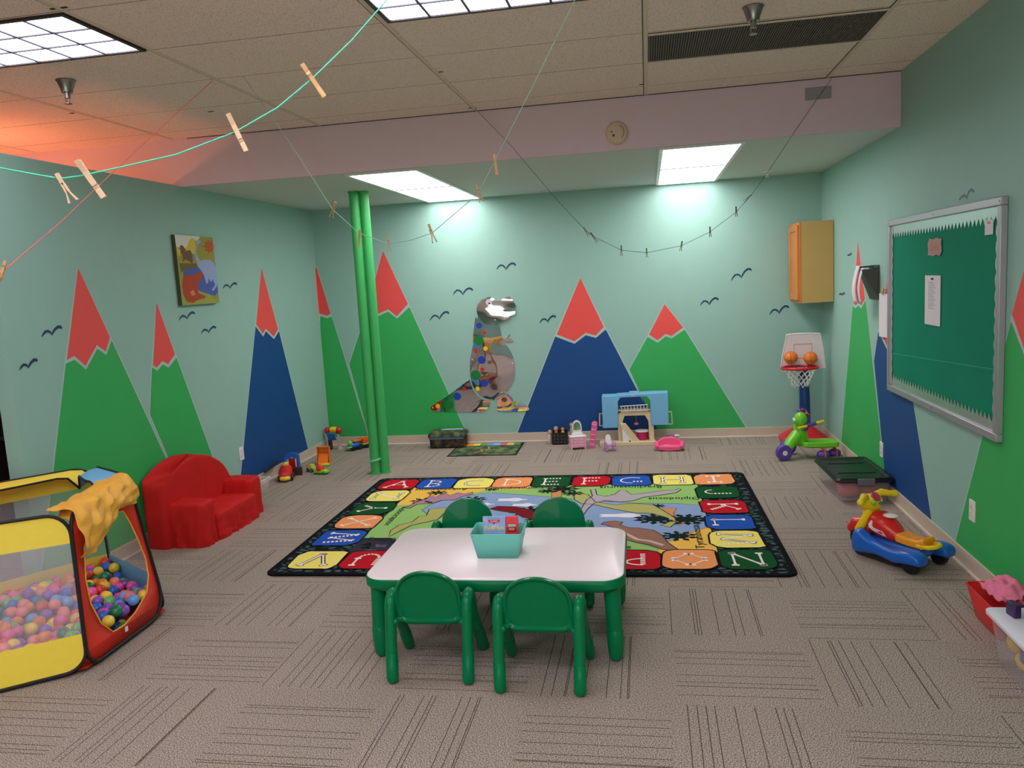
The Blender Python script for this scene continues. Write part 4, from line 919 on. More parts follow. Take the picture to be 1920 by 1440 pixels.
# wall file and hanging paper
t = thing('wall_file', 'dark metal file holder with curling white papers on the right wall', 'file holder', (R-.001, 6.52, 1.58))
GMET = mat('dark_grey_metal', (84, 82, 76), .45, metal=.4)
m = MB(); m.box((-.004, 0, 0), (.006, .27, .26), GMET); m.build('back_plate', t)
m = MB(); m.poly([(-.006, .13, -.12), (-.006, -.13, -.12), (-.09, -.13, .1), (-.09, .13, .1)], GMET); m.poly([(-.006, .13, -.12), (-.006, .13, .1), (-.09, .13, .1)], GMET); m.poly([(-.006, -.13, -.12), (-.006, -.13, .1), (-.13, -.13, .1)], GMET); m.build('pocket', t, solid=.003, smooth=False)
def curl(x0, y, w_, col, name):
    m = MB(); vs = []; n_ = 12
    for i in range(n_+1):
        u = i/n_; x = x0-.02*sin(u*pi)-.055*u*0-.0; z = .13-.0-.29*u; xx_ = x0-.05*sin(u*2.2)+.03*u
        for s_ in (-1, 1): vs.append((xx_, y+s_*w_/2+.02*u, z))
    m.add(vs, [(2*i, 2*i+1, 2*i+3, 2*i+2) for i in range(n_)], col); m.build(name, t, solid=.001)
curl(-.115, .02, .1, PAP, 'paper'); curl(-.1, -.05, .09, PAP, 'paper')
m = MB(); m.box((-.07, 0, .12), (.07, .2, .012), mat('navy_card', (34, 40, 96), .6)); m.box((-.075, .01, .128), (.08, .19, .004), PAP); m.build('folder', t)
t = thing('hanging_paper', 'blank white paper strip hanging by a clip left of the board', 'paper', (R-.001, 6.225, 1.42))
m = MB(); m.box((-.012, 0, -.08), (.002, .2, .32), PAP, RZ(4)); m.build('sheet', t)
m = MB(); m.box((-.012, 0, .1), (.012, .08, .03), CREAM); m.prism([(-.02, -.03, .12), (-.02, .03, .1), (-.02, 0, .07)], (-.006, 0, 0), mat('tan_card', (190, 150, 110), .6)); m.build('clip', t)

# ------------------------------------------------------------------ wooden cabinet
OAK = mat('honey_oak', (205, 128, 58), .45, noise=.14, scale=7); TANP = mat('tan_side_panel', (196, 160, 92), .55, noise=.04, scale=10)
t = thing('wall_cabinet', 'small honey oak wall cabinet high in the right back corner', 'cabinet', (1.575, 8.11, 1.382))
m = MB(); m.box((0, 0, .378), (.285, .48, .756), TANP); m.build('body', t, bevel=.002)
m = MB(); m.box((-.152, 0, .378), (.02, .48, .756), OAK); m.build('face_frame', t, bevel=.002)
m = MB(); x = -.172
for s_ in (-1, 1): m.box((x, s_*.19, .378), (.02, .055, .70), OAK)
for z in (.055, .70): m.box((x, 0, z), (.02, .325, .055), OAK)
m.box((x+.004, 0, .378), (.01, .33, .6), OAK); m.build('door', t, bevel=.004)

# outlets
def outlet(label, x, y, z, s_, kind='outlet'):
    t = thing('wall_'+kind, label, kind, (x, y, z)); W_ = mat('white_outlet_plastic', (232, 226, 224), .4)
    m = MB(); m.box((s_*.004, 0, 0), (.008, .075, .118), W_); m.build('plate', t, bevel=.003)
    for q in (-.02, .02): m = MB(); m.box((s_*.009, 0, q), (.004, .034, .028), mat('outlet_face', (214, 206, 206), .4)); m.build('socket', t, bevel=.002)
outlet('white wall outlet on the green mountain at the right, nearest the camera', R, 4.585, .355, -1)
outlet('white wall outlet on the right wall between green and blue mountains', R, 6.31, .315, -1)
outlet('white wall outlet on the left wall beside the blue mountain', L, 6.41, .36, 1)

# ------------------------------------------------------------------ strings and clothespins
def string(name, label, pts, mt, r_=.0016, sag=0):
    P = []
    for a, b_ in zip(pts, pts[1:]):
        for k in range(6): P.append(a.lerp(b_, k/6))
    P.append(pts[-1]); m = MB(); m.tube(P, r_, mt, 6); return tag(m.build(name), label, 'string')
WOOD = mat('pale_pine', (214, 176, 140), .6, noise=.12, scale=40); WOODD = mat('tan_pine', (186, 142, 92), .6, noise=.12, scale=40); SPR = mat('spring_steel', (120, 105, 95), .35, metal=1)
def pin(label, group, a, b_, nrm, wide, mt=WOOD, op=1.):
    """clothespin from jaw tip a to handle tip b_; wide = flat side to nrm, else profile"""
    ax = (b_-a); ln = ax.length; ax.normalize(); nrm = (nrm-ax*nrm.dot(ax)).normalized(); sd = ax.cross(nrm)
    if wide: sep, wid = nrm, sd
    else: sep, wid = sd, nrm
    t = thing('clothespin', label, 'clothespin', a.lerp(b_, .4), 0, group); o = t.location
    s_ = ln/.078; hwid = .0048*s_
    for q in (-1, 1):
        m = MB(); prof = [(0, .0008), (.004, .0050), (.2, .0048), (.24, .004), (.3, .0052), (.7, .0058), (1, .0105*op), (1, .0065*op), (.6, .0012), (.42, .0004), (.4, .0018), (.34, .0018), (.32, .0002), (.0, .0)]
        pts = [a-o+ax*(ln*u)+sep*(q*v_*s_) for u, v_ in prof]; m.prism([p-wid*hwid for p in pts], wid*hwid*2, mt); m.build('leg', t, smooth=False)
    m = MB(); c = a-o+ax*ln*.38
    for k in (-1, 0, 1): m.tube([c+wid*(k*.0016*s_)+(.0024*s_)*(cos(i*pi/4)*ax+sin(i*pi/4)*sep) for i in range(8)], .0007*s_, SPR, 5, closed=True)
    for q in (-1, 1): m.tube([c+wid*q*.0045*s_, c+wid*q*.0045*s_+sep*.0066*s_*q-ax*.004*s_, c+sep*.0066*s_*q-ax*.004*s_-wid*q*.0045*s_], .0007*s_, SPR, 5)
    m.build('spring', t)
def vp(px, pl): return at(px, *pl)
GST = mat('mint_green_string', (60, 190, 150), .6); RST = mat('coral_string', (238, 110, 100), .6); WST = mat('pale_green_string', (150, 190, 165), .6); DST = mat('dark_teal_string', (50, 90, 84), .6)
# 1: nearest green string
pl1 = vplane((-1.2, 1.12), (-.60, 1.50)); q = [vp(p, pl1) for p in ((-60, 306), (0, 315), (60, 326), (113, 335), (150, 330), (215, 316), (330, 290), (440, 248), (520, 202), (585, 148), (660, 75), (725, 0))]
e = q[-1]+(q[-1]-q[-2])*((HH-q[-1].z)/(q[-1].z-q[-2].z)); q0 = q[0]+V((-1.6, -.9, .35)); 
string('hanging_string', 'mint green string sagging across the upper left, nearest the camera', [q0]+q+[e], GST, .0013)
N1 = V((.45, -1, -.05)); g = 'clothespins on the near green string'
pin('open pale wooden clothespin, leftmost on the near green string', g, vp((106, 325), pl1), vp((138, 378), pl1), N1, False, op=1.3)
pin('large wooden clothespin where the green and coral strings cross', g, vp((195, 371), pl1), vp((145, 301), pl1), N1, True)
pin('wooden clothespin on the near green string in front of the mauve soffit', g, vp((462, 284), pl1), vp((428, 214), pl1), N1, True)
pin('wooden clothespin highest on the near green string', g, vp((566, 120), pl1), vp((608, 182), pl1), N1, True, WOODD)
# 2: coral string
a2 = FL((399, 151), HH); pl2 = vplane((a2.x, a2.y), (-1.763, 1.957))
string('hanging_string', 'coral red string running from the ceiling down to the left edge', [a2]+[vp(p, pl2) for p in ((330, 213), (215, 320), (110, 420), (10, 505), (-60, 562))], RST, .0016)
pin('wooden clothespin at the left edge on the coral string', 'clothespin on the coral string', vp((10, 490), pl2), vp((0, 524), pl2), V((.6, -1, 0)), True, WOODD)
# 3: middle string
a3 = FL((456, 143), HH); pl3 = vplane((a3.x, a3.y), (-.528, 2.93)); q = [vp(p, pl3) for p in ((540, 262), (624, 393), (673, 437), (727, 457), (768, 451), (810, 437), (898, 362), (926, 305), (1000, 160), (1078, 0))]
e = q[-1]+(q[-1]-q[-2])*((HH-q[-1].z)/(q[-1].z-q[-2].z))
string('hanging_string', 'thin pale green string drooping in front of the green pipes', [a3]+q+[e], WST, .0015)
g = 'clothespins on the middle string'; N3 = V((.3, -1, 0))
for lb, pa, pb, wd in (('small wooden clothespin left of the green pipes', (629, 379), (621, 407), False), ('small wooden clothespin in front of the green pipes', (674, 431), (673, 464), True), ('small wooden clothespin just right of the green pipes above a mountain tip', (727, 441), (730, 472), False),
                       ('small wooden clothespin midway along the drooping middle string', (804, 421), (815, 454), False), ('small wooden clothespin in front of the flat bright ceiling light', (893, 346), (903, 378), False), ('small wooden clothespin below the mauve soffit on the middle string', (926, 290), (932, 329), True)):
    pin(lb, g, vp(pa, pl3), vp(pb, pl3), N3, wd, WOODD)
# 4: far string
a4 = FL((890, 203), HH); b4 = FL((1562, 143), HH); pl4 = vplane((a4.x, a4.y), (b4.x, b4.y)); q = [vp(p, pl4) for p in ((960, 275), (1040, 370), (1096, 430), (1112, 443), (1165, 469), (1212, 474), (1277, 461), (1331, 435), (1381, 397), (1410, 364), (1436, 328), (1500, 232))]
string('hanging_string', 'thin dark string drooping across the back wall from the ceiling grid', [a4]+q+[b4], DST, .0017)
g = 'clothespins on the far string'; N4 = V((.1, -1, 0)); WD = mat('olive_brown_wood', (120, 104, 72), .6, noise=.1)  # darker olive brown wood for the far pins
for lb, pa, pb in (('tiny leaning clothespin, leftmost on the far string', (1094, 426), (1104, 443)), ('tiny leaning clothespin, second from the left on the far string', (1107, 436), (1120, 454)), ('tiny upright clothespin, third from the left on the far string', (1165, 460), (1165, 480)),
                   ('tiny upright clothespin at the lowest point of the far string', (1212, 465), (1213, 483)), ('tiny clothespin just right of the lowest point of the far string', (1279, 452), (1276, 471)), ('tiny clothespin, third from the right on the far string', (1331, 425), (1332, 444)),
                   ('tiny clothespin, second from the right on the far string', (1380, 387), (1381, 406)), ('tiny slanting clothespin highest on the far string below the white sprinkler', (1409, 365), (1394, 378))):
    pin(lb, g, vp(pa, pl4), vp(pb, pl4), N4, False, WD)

# ------------------------------------------------------------------ toy basketball hoop
NAVY = mat('navy_plastic', (22, 58, 120), .35); HR = mat('hoop_red', (208, 24, 40), .35)
t = thing('basketball_hoop', 'toy basketball hoop with white backboard and red base in the right back corner', 'basketball hoop', (1.475, 8.12, 0), rad(-4))
m = MB()
m.loft([[V((x*k+ox, y*k, z)) for x, y in rrect(-.22, .22, -.17, .15, .06, 5)] for k, z, ox in ((.96, 0, 0), (1, .01, 0), (1, .05, 0), (.93, .062, 0), (.5, .13, .01), (.3, .165, .01))], HR); m.build('base', t)
m = MB(); m.tube([(.02, .0, .15), (.02, 0, .4), (.015, .01, .74)], [.056, .05, .046], NAVY, 24); m.tube([(.016, .008, .6), (.016, .008, .66)], [.054, .054], NAVY, 24); m.build('pole', t)
BBW = mat('backboard_white', (232, 220, 222), .35); TB = TR(.0, -.045, .74) @ RX(7)
m = MB(); m.T = TB; bo = [(-.205, .03), (-.165, .0), (.17, .0), (.205, .03), (.165, .30), (.13, .345), (-.125, .345), (-.16, .30)]
bo = smoothpts(bo, 3)
m.loft([[V((x*k, y, .17+(z-.17)*k)) for x, z in bo] for k, y in ((.97, -.016), (1, -.006), (1, .014), (.97, .022))], BBW); m.build('backboard', t)
m = MB(); m.T = TB; m.tube([(x*.985, -.014, .17+(z-.17)*.985) for x, z in bo], .006, BBW, 8, closed=True)
m.build('backboard_rim', t)
m = MB(); m.T = TB; m.stroke([(-.083, -.0168, .105), (.08, -.0168, .105), (.08, -.0168, .245), (-.083, -.0168, .245)], .014, mat('coral_target', (240, 168, 150), .4), (0, -1, 0), .0004, True); m.build('target_square', t)
rc = V((-.045, -.20, .765))
m = MB(); m.tube([rc+V((.165*cos(i*pi/18), .14*sin(i*pi/18), 0)) for i in range(36)], .013, HR, 10, closed=True); m.tube([rc+V((.1, .1, 0)), rc+V((.09, .16, -.02))], .014, HR, 8); m.tube([rc+V((-.03, .13, 0)), rc+V((.0, .17, -.02))], .014, HR, 8); m.build('rim', t)
NET = mat('white_net_cord', (226, 218, 208), .8); m = MB()
nr, nk = 12, 5
def npnt(i, k): a = 2*pi*(i+.5*(k % 2))/nr; r_ = .15*(1-.52*(k/nk)**.8); return rc+V((r_*cos(a), r_*.86*sin(a), -.012-.165*k/nk-.01*(i % 2)*(k == nk)))
for i in range(nr):
    for k in range(nk):
        a = npnt(i, k); o1 = npnt(i, k+1); o2 = npnt(i-1 if k % 2 == 0 else i+1, k+1); m.tube([a, o1], .0032, NET, 5); m.tube([a, o2], .0032, NET, 5)
m.build('net', t)
def ballk(label, p):
    t = thing('toy_basketball', label, 'basketball', p, 0, 'toy basketballs on the hoop'); BOR = mat('basketball_orange', (232, 120, 34), .45)
    m = MB(); m.ball((0, 0, 0), .062, BOR, 24, 16); m.build('ball', t)
    m = MB()
    for T_ in (RX(20), RY(80) @ RX(10), RX(95)): m.T = T_; m.tube([(.0618*cos(i*pi/16), .0618*sin(i*pi/16), 0) for i in range(32)], .0016, BLACK, 5, closed=True)
    m.build('seams', t)
ballk('toy orange basketball on the left of the hoop rim', BK((1483, 671), 7.985)); ballk('toy orange basketball on the right of the hoop rim', BK((1520, 672), 7.985))

# ------------------------------------------------------------------ green ride-on dinosaur
t = thing('ride_on_toy', 'lime green ride-on dinosaur with purple wheels in front of the toy hoop', 'ride-on toy', (1.40, 7.42, 0), rad(0))
def wheel(m, c, r_, w_, mt, ax=RX(90), hub=None, hr=.4):
    m.lathe([(r_*.55, -w_/2), (r_*.9, -w_*.45), (r_, -w_*.25), (r_, w_*.25), (r_*.9, w_*.45), (r_*.55, w_/2)], mt, c, 24, ax)
    if hub: m.lathe([(r_*hr, -w_*.55), (r_*hr, w_*.55)], hub, c, 16, ax)
GRB = LIME
m = MB(); m.tube([(-.08, .03, .17), (-.11, 0, .2), (-.17, -.05, .15), (-.22, -.09, .08)], [.055, .06, .05, .04], GRB, 16, round_end=True); m.tube([(-.07, .03, .17), (-.07, .03, .24), (-.085, .03, .3)], [.07, .055, .045], GRB, 18, round_end=True); m.build('body', t)
m = MB(); m.loft([[V((.0+(x-.0)*k+.03, y*k, z)) for x, y in rrect(-.1, .22, -.09, .09, .05, 6)] for k, z in ((.85, .105), (1, .115), (1, .15), (.93, .158), (.6, .15))], GRB); m.build('seat', t)
m = MB(); m.ball((-.075, -.02, .36), (.058, .055, .068), GRB, 18, 12); m.ball((-.12, -.035, .345), (.025, .03, .03), GRB, 12, 8); m.build('head', t)
m = MB(); m.ball((-.132, -.055, .36), .014, WHITE, 10, 8); m.ball((-.128, -.005, .36), .014, WHITE, 10, 8); m.build('eye', t)
m = MB(); m.tube([(-.075, .02, .43), (-.04, .02, .42), (-.018, .015, .385), (-.012, .01, .33), (-.03, .0, .27)], [.022, .03, .032, .03, .026], PURP, 12, round_end=True); m.build('mane', t)
m = MB(); m.ball((-.055, -.008, .443), .018, mat('magenta_plastic', (150, 30, 90), .3), 10, 8); m.ball((-.002, -.018, .395), .014, MC['magenta_plastic'], 10, 8); m.ball((-.022, -.025, .415), .012, ORG, 10, 8); m.build('button', t)
m = MB(); m.tube([(-.03, -.06, .305), (.055, -.03, .32)], .017, PURP, 12); m.build('handlebar', t)
for a, b_ in (((-.03, -.062, .304), (-.1, -.085, .292)), ((.055, -.03, .32), (.125, -.0, .332))): m = MB(); m.tube([a, b_], .013, YEL, 12, round_end=True); m.build('grip', t)
T_ = RX(90)
m = MB(); wheel(m, (-.235, -.1, .074), .074, .065, PURP, RZ(10) @ RX(90), WHITE, .3); m.build('wheel', t)
m = MB(); wheel(m, (-.16, .14, .074), .074, .065, PURP, RZ(10) @ RX(90), WHITE, .3); m.build('wheel', t)
for c in ((.11, -.06, .04), (.22, -.0, .04)):
    m = MB(); m.ball(c, (.058, .045, .04), PURP, 18, 10); m.tube([(c[0]+.045*cos(i*pi/8)*0+.012, c[1]+.046*cos(i*pi/8), c[2]+.0405*sin(i*pi/8)) for i in range(16)], .006, ORG, 6, closed=True); m.cyl((c[0], c[1], .07), (c[0], c[1], .12), .014, ORG); m.build('wheel', t)

# ------------------------------------------------------------------ black lidded storage bin with clear body
CLEAR = bpy.data.materials.new('clear_plastic'); CLEAR.use_nodes = True; b = CLEAR.node_tree.nodes['Principled BSDF']
b.inputs['Base Color'].default_value = lin((226, 214, 214))+(1,); b.inputs['Alpha'].default_value = .17; b.inputs['Roughness'].default_value = .15
t = thing('storage_box', 'clear plastic storage box with black lid on the carpet by the right wall', 'storage box', (1.505, 6.3, 0), rad(2))
def boxring(hx, hy, z, r_=.04): return [V((x, y, z)) for x, y in rrect(-hx, hx, -hy, hy, r_, 5)]
m = MB(); m.loft([boxring(.165, .29, .002), boxring(.17, .30, .01), boxring(.185, .325, .155)], CLEAR, cap=False); m.poly(boxring(.165, .29, .004), CLEAR); m.build('body', t, solid=.002)
m = MB(); m.loft([boxring(.2, .345, .15), boxring(.207, .352, .156), boxring(.207, .352, .168), boxring(.195, .34, .184), boxring(.175, .315, .186), boxring(.165, .3, .176), boxring(.1, .2, .176)], BLACK)
m.box((-.01, -.15, .178), (.27, .006, .004), BLACK); m.box((-.01, .15, .178), (.27, .006, .004), BLACK); m.build('lid', t)
for s_ in (-1, 1): m = MB(); m.box((0, s_*.352, .158), (.12, .014, .05), mat('grey_latch_plastic', (112, 108, 114), .4)); m.build('latch', t, bevel=.004)
def lump(name, label, cat, c, r_, mt, group, seed):
    m = MB(); rr = random.Random(seed); m.ball((0, 0, 0), r_, mt, 14, 9); m.v = [v*(1+.12*sin(v.x*60+seed)*cos(v.y*50+v.z*40)) for v in m.v]
    o = m.build(name); o.location = c; tag(o, label, cat, group)
lump('folded_cloth', 'pink cloth bundle inside the clear box, left half', 'cloth', (1.425, 6.09, .078), (.078, .075, .07), mat('salmon_cloth', (214, 96, 96), .8), 'cloths inside the clear box', 1)
lump('folded_cloth', 'orange red cloth bundle inside the clear box, right half', 'cloth', (1.57, 6.095, .075), (.064, .062, .062), mat('orange_red_cloth', (208, 78, 50), .8), 'cloths inside the clear box', 5)
lump('folded_cloth', 'coral cloth bundle in the middle of the clear box', 'cloth', (1.5, 6.3, .075), (.13, .12, .066), MC['salmon_cloth'], 'cloths inside the clear box', 9)

# ------------------------------------------------------------------ toy motorbike
t = thing('ride_on_motorbike', 'ride-on toy motorbike in blue, red and yellow by the right baseboard', 'ride-on toy', (1.375, 4.80, 0), rad(128))
SB = mat('blue_shell_plastic', (20, 98, 190), .28); MR_ = mat('tank_red', (214, 34, 24), .28); MY = mat('handle_yellow', (240, 205, 20), .35); MO = mat('seat_orange', (244, 156, 20), .35)
def sidepod(s_):
    m = MB(); secs = []
    for x, y, z0, z1, w_ in ((.2, .085, .03, .1, .03), (.185, .09, .02, .165, .045), (.14, .095, .022, .175, .05), (.09, .1, .035, .13, .045), (.03, .105, .045, .12, .04), (-.04, .112, .045, .115, .042), (-.1, .12, .035, .115, .05), (-.16, .125, .05, .13, .054), (-.22, .125, .058, .137, .056), (-.265, .125, .058, .122, .052), (-.28, .125, .062, .1, .044)):
        secs.append([V((x, s_*y+w_*c_, (z0+z1)/2+(z1-z0)/2*d_)) for c_, d_ in [(cos(a)*abs(cos(a))**-.35 if abs(cos(a)) > .01 else 0, sin(a)*abs(sin(a))**-.35 if abs(sin(a)) > .01 else 0) for a in [2*pi*(i+.5)/16 for i in range(16)]]])
    m.loft(secs, SB); m.build('side_fender', t, sub=1)
sidepod(1); sidepod(-1)
for s_ in (-1, 1):
    m = MB(); wheel(m, (-.205, s_*.125, .047), .047, .05, BLACK); m.build('wheel', t)
    m = MB(); m.tube([(-.1, s_*.115, .035), (.05, s_*.1, .03), (.17, s_*.09, .025)], .022, BLACK, 10, round_end=True); m.build('under_skid', t)
m = MB(); m.box((-.04, 0, .095), (.36, .17, .05), SB); m.build('chassis', t, bevel=.02, seg=3)
m = MB(); m.loft([[V((x, w_*cos(a), zc_+h_*sin(a))) for a in [2*pi*i/18 for i in range(18)]] for x, w_, zc_, h_ in ((.15, .02, .19, .03), (.13, .06, .195, .065), (.08, .075, .195, .08), (.03, .075, .185, .072), (-.02, .062, .165, .055), (-.06, .035, .145, .03))], MR_); m.build('tank', t)
m = MB(); nrm = V((0.1, 1, .35)).normalized(); m.poly([V((x, .078-.012*abs(z-.19)/.04, z)) for x, z in ((.115, .2), (.1, .225), (.07, .215), (.02, .175), (-.005, .145), (.03, .15), (.09, .165), (.11, .18))], mat('pink_white_sticker', (240, 214, 216), .4)); m.build('sticker', t, smooth=False)
m = MB(); m.ball((.02, 0, .258), (.045, .04, .012), mat('white_dial', (226, 218, 206), .4), 20, 8); m.build('dial', t)
m = MB(); m.loft([[V((x, w_*c_, z+h_*d_)) for c_, d_ in ((1, -.5), (1, .3), (.8, .5), (-.8, .5), (-1, .3), (-1, -.5))] for x, w_, z, h_ in ((-.04, .05, .155, .03), (-.06, .06, .155, .05), (-.12, .055, .145, .045), (-.18, .055, .145, .045), (-.215, .06, .155, .065), (-.225, .055, .155, .05))], MO); m.build('seat', t, bevel=.008)
m = MB(); m.tube([(-.19, .05, .14), (-.25, .05, .145), (-.275, .02, .15), (-.275, -.02, .15), (-.25, -.05, .145), (-.19, -.05, .14)], .013, MC['handle_yellow'], 10, round_end=True); o = m.build('rear_handle', t)
m = MB(); wheel(m, (.215, 0, .075), .075, .05, BLACK); m.build('wheel', t)
m = MB(); m.tube([(.16, 0, .14), (.2, 0, .165), (.25, 0, .155), (.285, 0, .12)], [.03, .042, .042, .03], MR_, 14, round_end=True); m.build('front_fender', t)
for s_ in (-1, 1): m = MB(); m.tube([(.21, s_*.04, .07), (.2, s_*.045, .14), (.165, s_*.045, .2), (.14, s_*.035, .26)], [.02, .026, .026, .022], MY, 12, round_end=True); m.build('fork', t)
m = MB(); m.loft([[V((x, w_*cos(a), zc_+h_*sin(a))) for a in [2*pi*i/16 for i in range(16)]] for x, w_, zc_, h_ in ((.2, .03, .3, .03), (.185, .06, .305, .05), (.15, .07, .31, .055), (.115, .06, .31, .045), (.1, .03, .305, .02))], MY); m.cyl((.16, 0, .2), (.155, 0, .3), .04, MY); m.build('cowl', t)
m = MB(); m.tube([(.155, .045, .345), (.14, .08, .36), (.12, .12, .35), (.105, .155, .345)], [.022, .022, .018, .02], MY, 12, round_end=True); m.tube([(.155, -.045, .345), (.14, -.08, .36), (.12, -.12, .35), (.105, -.155, .345)], [.022, .022, .018, .02], MY, 12, round_end=True)
m.build('handlebar', t)
m = MB(); m.T = TR(.125, 0, .345) @ RY(-50); m.lathe([(.032, 0), (.03, .012), (.01, .016)], mat('raspberry_button', (196, 50, 80), .3)); m.build('button', t)
m = MB(); m.ball((.1, .045, .325), .015, LIME, 12, 8); m.ball((.09, -.01, .315), (.012, .018, .01), mat('teal_button', (20, 110, 120), .3), 12, 8); m.build('small_buttons', t)

# ------------------------------------------------------------------ red basket and clear tub at the right edge
t = thing('red_basket', 'red plastic basket with a pink blanket against the right wall', 'basket', (1.60, 3.87, 0), rad(0))
RB = mat('basket_red', (214, 26, 30), .35)
m = MB(); m.loft([boxring(.075, .13, .002, .02), boxring(.08, .135, .01, .02), boxring(.112, .17, .16, .025)], RB, cap=False); m.poly(boxring(.075, .13, .004, .02), RB); m.build('body', t, solid=.003)
m = MB(); m.tube(boxring(.114, .172, .16, .025), .005, RB, 6, closed=True); m.build('rim', t)
m = MB(); m.box((-.0, .168, .135), (.07, .012, .02), MC['pale_handle_gap']); m.build('handle_slot', t, bevel=.004)
PKC = mat('pink_printed_fleece', (232, 120, 150), .9, noise=.3, scale=35)
m = MB(); vs = []; fs = []; nn = 18
for j in range(nn+1):
    for i in range(nn+1):
        u, v_ = i/nn-.5, j/nn-.5; vs.append(((u)*.17, v_*.24, .17+.075*max(0, cos(u*3))*max(0, cos(v_*2.8))+.008*sin(u*17+v_*9)+.007*sin(v_*21-u*12)+.01*abs(sin(u*9-v_*6))))
for j in range(nn):
    for i in range(nn): a = j*(nn+1)+i; fs.append((a, a+1, a+nn+2, a+nn+1))
m.add(vs, fs, PKC); o = m.build('blanket', None, solid=.006, sub=1); o.location = (1.605, 3.86, 0); tag(o, 'pink patterned fleece blanket crumpled in the red basket', 'blanket')
t = thing('clear_tub', 'clear plastic tub with white lid cut off by the right photo edge', 'storage box', (1.545, 3.36, 0), rad(0))
m = MB(); m.loft([boxring(.11, .17, .002), boxring(.115, .175, .01), boxring(.14, .2, .215)], CLEAR, cap=False); m.poly(boxring(.11, .17, .004), CLEAR); m.build('body', t, solid=.002)
m = MB(); m.loft([boxring(.15, .215, .21), boxring(.155, .22, .215), boxring(.155, .22, .228), boxring(.14, .205, .234)], mat('white_lid', (226, 222, 232), .35)); m.build('lid', t)
for k, (c, rgb) in enumerate((((-.07, .1, .12), (230, 190, 60)), ((-.06, .04, .07), (228, 200, 70)), ((0, .1, .07), (170, 90, 150)), ((-.07, -.03, .12), (80, 110, 160)), ((.03, -.03, .08), (60, 100, 110)), ((-.05, -.1, .07), (90, 120, 170)))):
    nme = ('upper yellow', 'lower yellow', 'purple', 'upper blue', 'dark teal', 'lower blue')[k]
    lump('toy_piece', '%s toy piece inside the white lidded tub' % nme, 'toy', (1.545+c[0]*.9, 3.36+c[1], c[2]), (.042, .045, .04), mat('tub_toy_%d' % k, rgb, .5), 'toys inside the clear tub', k)
t = thing('toy_furniture', 'dark purple and black toy piece lying on the white tub lid', 'toy', (1.545, 3.43, .2345), rad(10)); DP = mat('dark_purple_plastic', (60, 30, 84), .35)
m = MB(); m.box((-.02, .06, .04), (.1, .012, .012), DP); m.box((-.065, .06, .03), (.03, .06, .06), DP); m.box((.02, .06, .065), (.07, .05, .03), DP); m.build('purple_frame', t, bevel=.004)
m = MB(); m.box((0, -.02, .02), (.13, .012, .04), BLACK); m.box((-.055, -.05, .03), (.02, .08, .06), BLACK); m.box((.02, -.05, .01), (.12, .07, .02), BLACK); m.build('black_frame', t, bevel=.004)

# ------------------------------------------------------------------ dinosaur toy box and little mat at the back wall
def scen(n_, a, b_, c, sc=14):
    m_ = bpy.data.materials.new(n_); m_.use_nodes = True; nt = m_.node_tree; bb = nt.nodes['Principled BSDF']; tc = N(nt, 'TexCoord'); nz = N(nt, 'TexNoise'); nz.inputs['Scale'].default_value = sc; nz.inputs['Detail'].default_value = 4
    rp = N(nt, 'ValToRGB'); e = rp.color_ramp.elements; e[0].position = .38; e[0].color = lin(a)+(1,); e[1].position = .62; e[1].color = lin(c)+(1,); q = e.new(.5); q.color = lin(b_)+(1,)
    nt.links.new(tc.outputs['Object'], nz.inputs['Vector']); nt.links.new(nz.outputs[0], rp.inputs[0]); nt.links.new(rp.outputs[0], bb.inputs['Base Color']); bb.inputs['Roughness'].default_value = .8; return m_
JD = scen('dark_jungle_print', (14, 18, 16), (38, 40, 28), (104, 66, 32)); JL = scen('jungle_lid_print', (26, 36, 26), (60, 70, 38), (96, 108, 64)); JG = scen('green_map_print', (30, 44, 26), (66, 88, 44), (110, 130, 76), 9)
t = thing('fabric_toy_box', 'soft zip toy box with dark jungle print at the back baseboard', 'toy box', (-2.18, 8.24, .0065), rad(3))
m = MB(); m.loft([boxring(.175, .11, .0, .02), boxring(.185, .12, .01, .02), boxring(.187, .122, .07, .02), boxring(.182, .118, .13, .02)], JD); m.build('body', t)
m = MB(); m.loft([boxring(.2, .13, .118, .02), boxring(.205, .135, .125, .02), boxring(.2, .13, .15, .03), boxring(.18, .11, .168, .03), boxring(.1, .06, .172, .03)], JL); m.build('lid', t)
m = MB()
m.poly([(x, y, .1735) for x, y in ((-.1, .01), (.16, .02), (.15, .075), (-.05, .08))], mat('pale_blue_sky_print', (150, 190, 214), .8)); m.build('lid_print', t)
m = MB(); m.loft([[V((x, -.125-.006*sin(x*40), z)) for x, z in ((-.2, .09), (-.2, .122))], [V((x, y_, z)) for x, y_, z in ((0, -.128, .1), (0, -.13, .125))], [V((x, y_, z)) for x, y_, z in ((.2, -.126, .095), (.2, -.126, .122))]], mat('blue_grey_flap', (84, 100, 130), .8), cap=False) if False else m.box((0, -.128, .108), (.38, .004, .026), mat('blue_grey_flap', (84, 100, 130), .8)); m.build('flap', t)
t = thing('play_mat', 'small rectangular play mat with a green map print on the carpet at the back', 'mat', (-1.72, 8.03, 0), rad(1))
m = MB(); m.box((.0, 0, .003), (.72, .6, .006), mat('mat_black', (20, 22, 20), .9)); m.build('base', t)
m = MB(); m.box((0, -.06, .0068), (.68, .44, .0016), JG); m.stroke([(-.1, -.2, .008), (-.02, -.12, .008), (-.06, -.04, .008), (.03, .0, .008), (0, .1, .008)], .016, mat('mat_orange_path', (224, 160, 60), .9), (0, 0, 1), .0003); m.build('map_print', t, smooth=False)
m = MB()
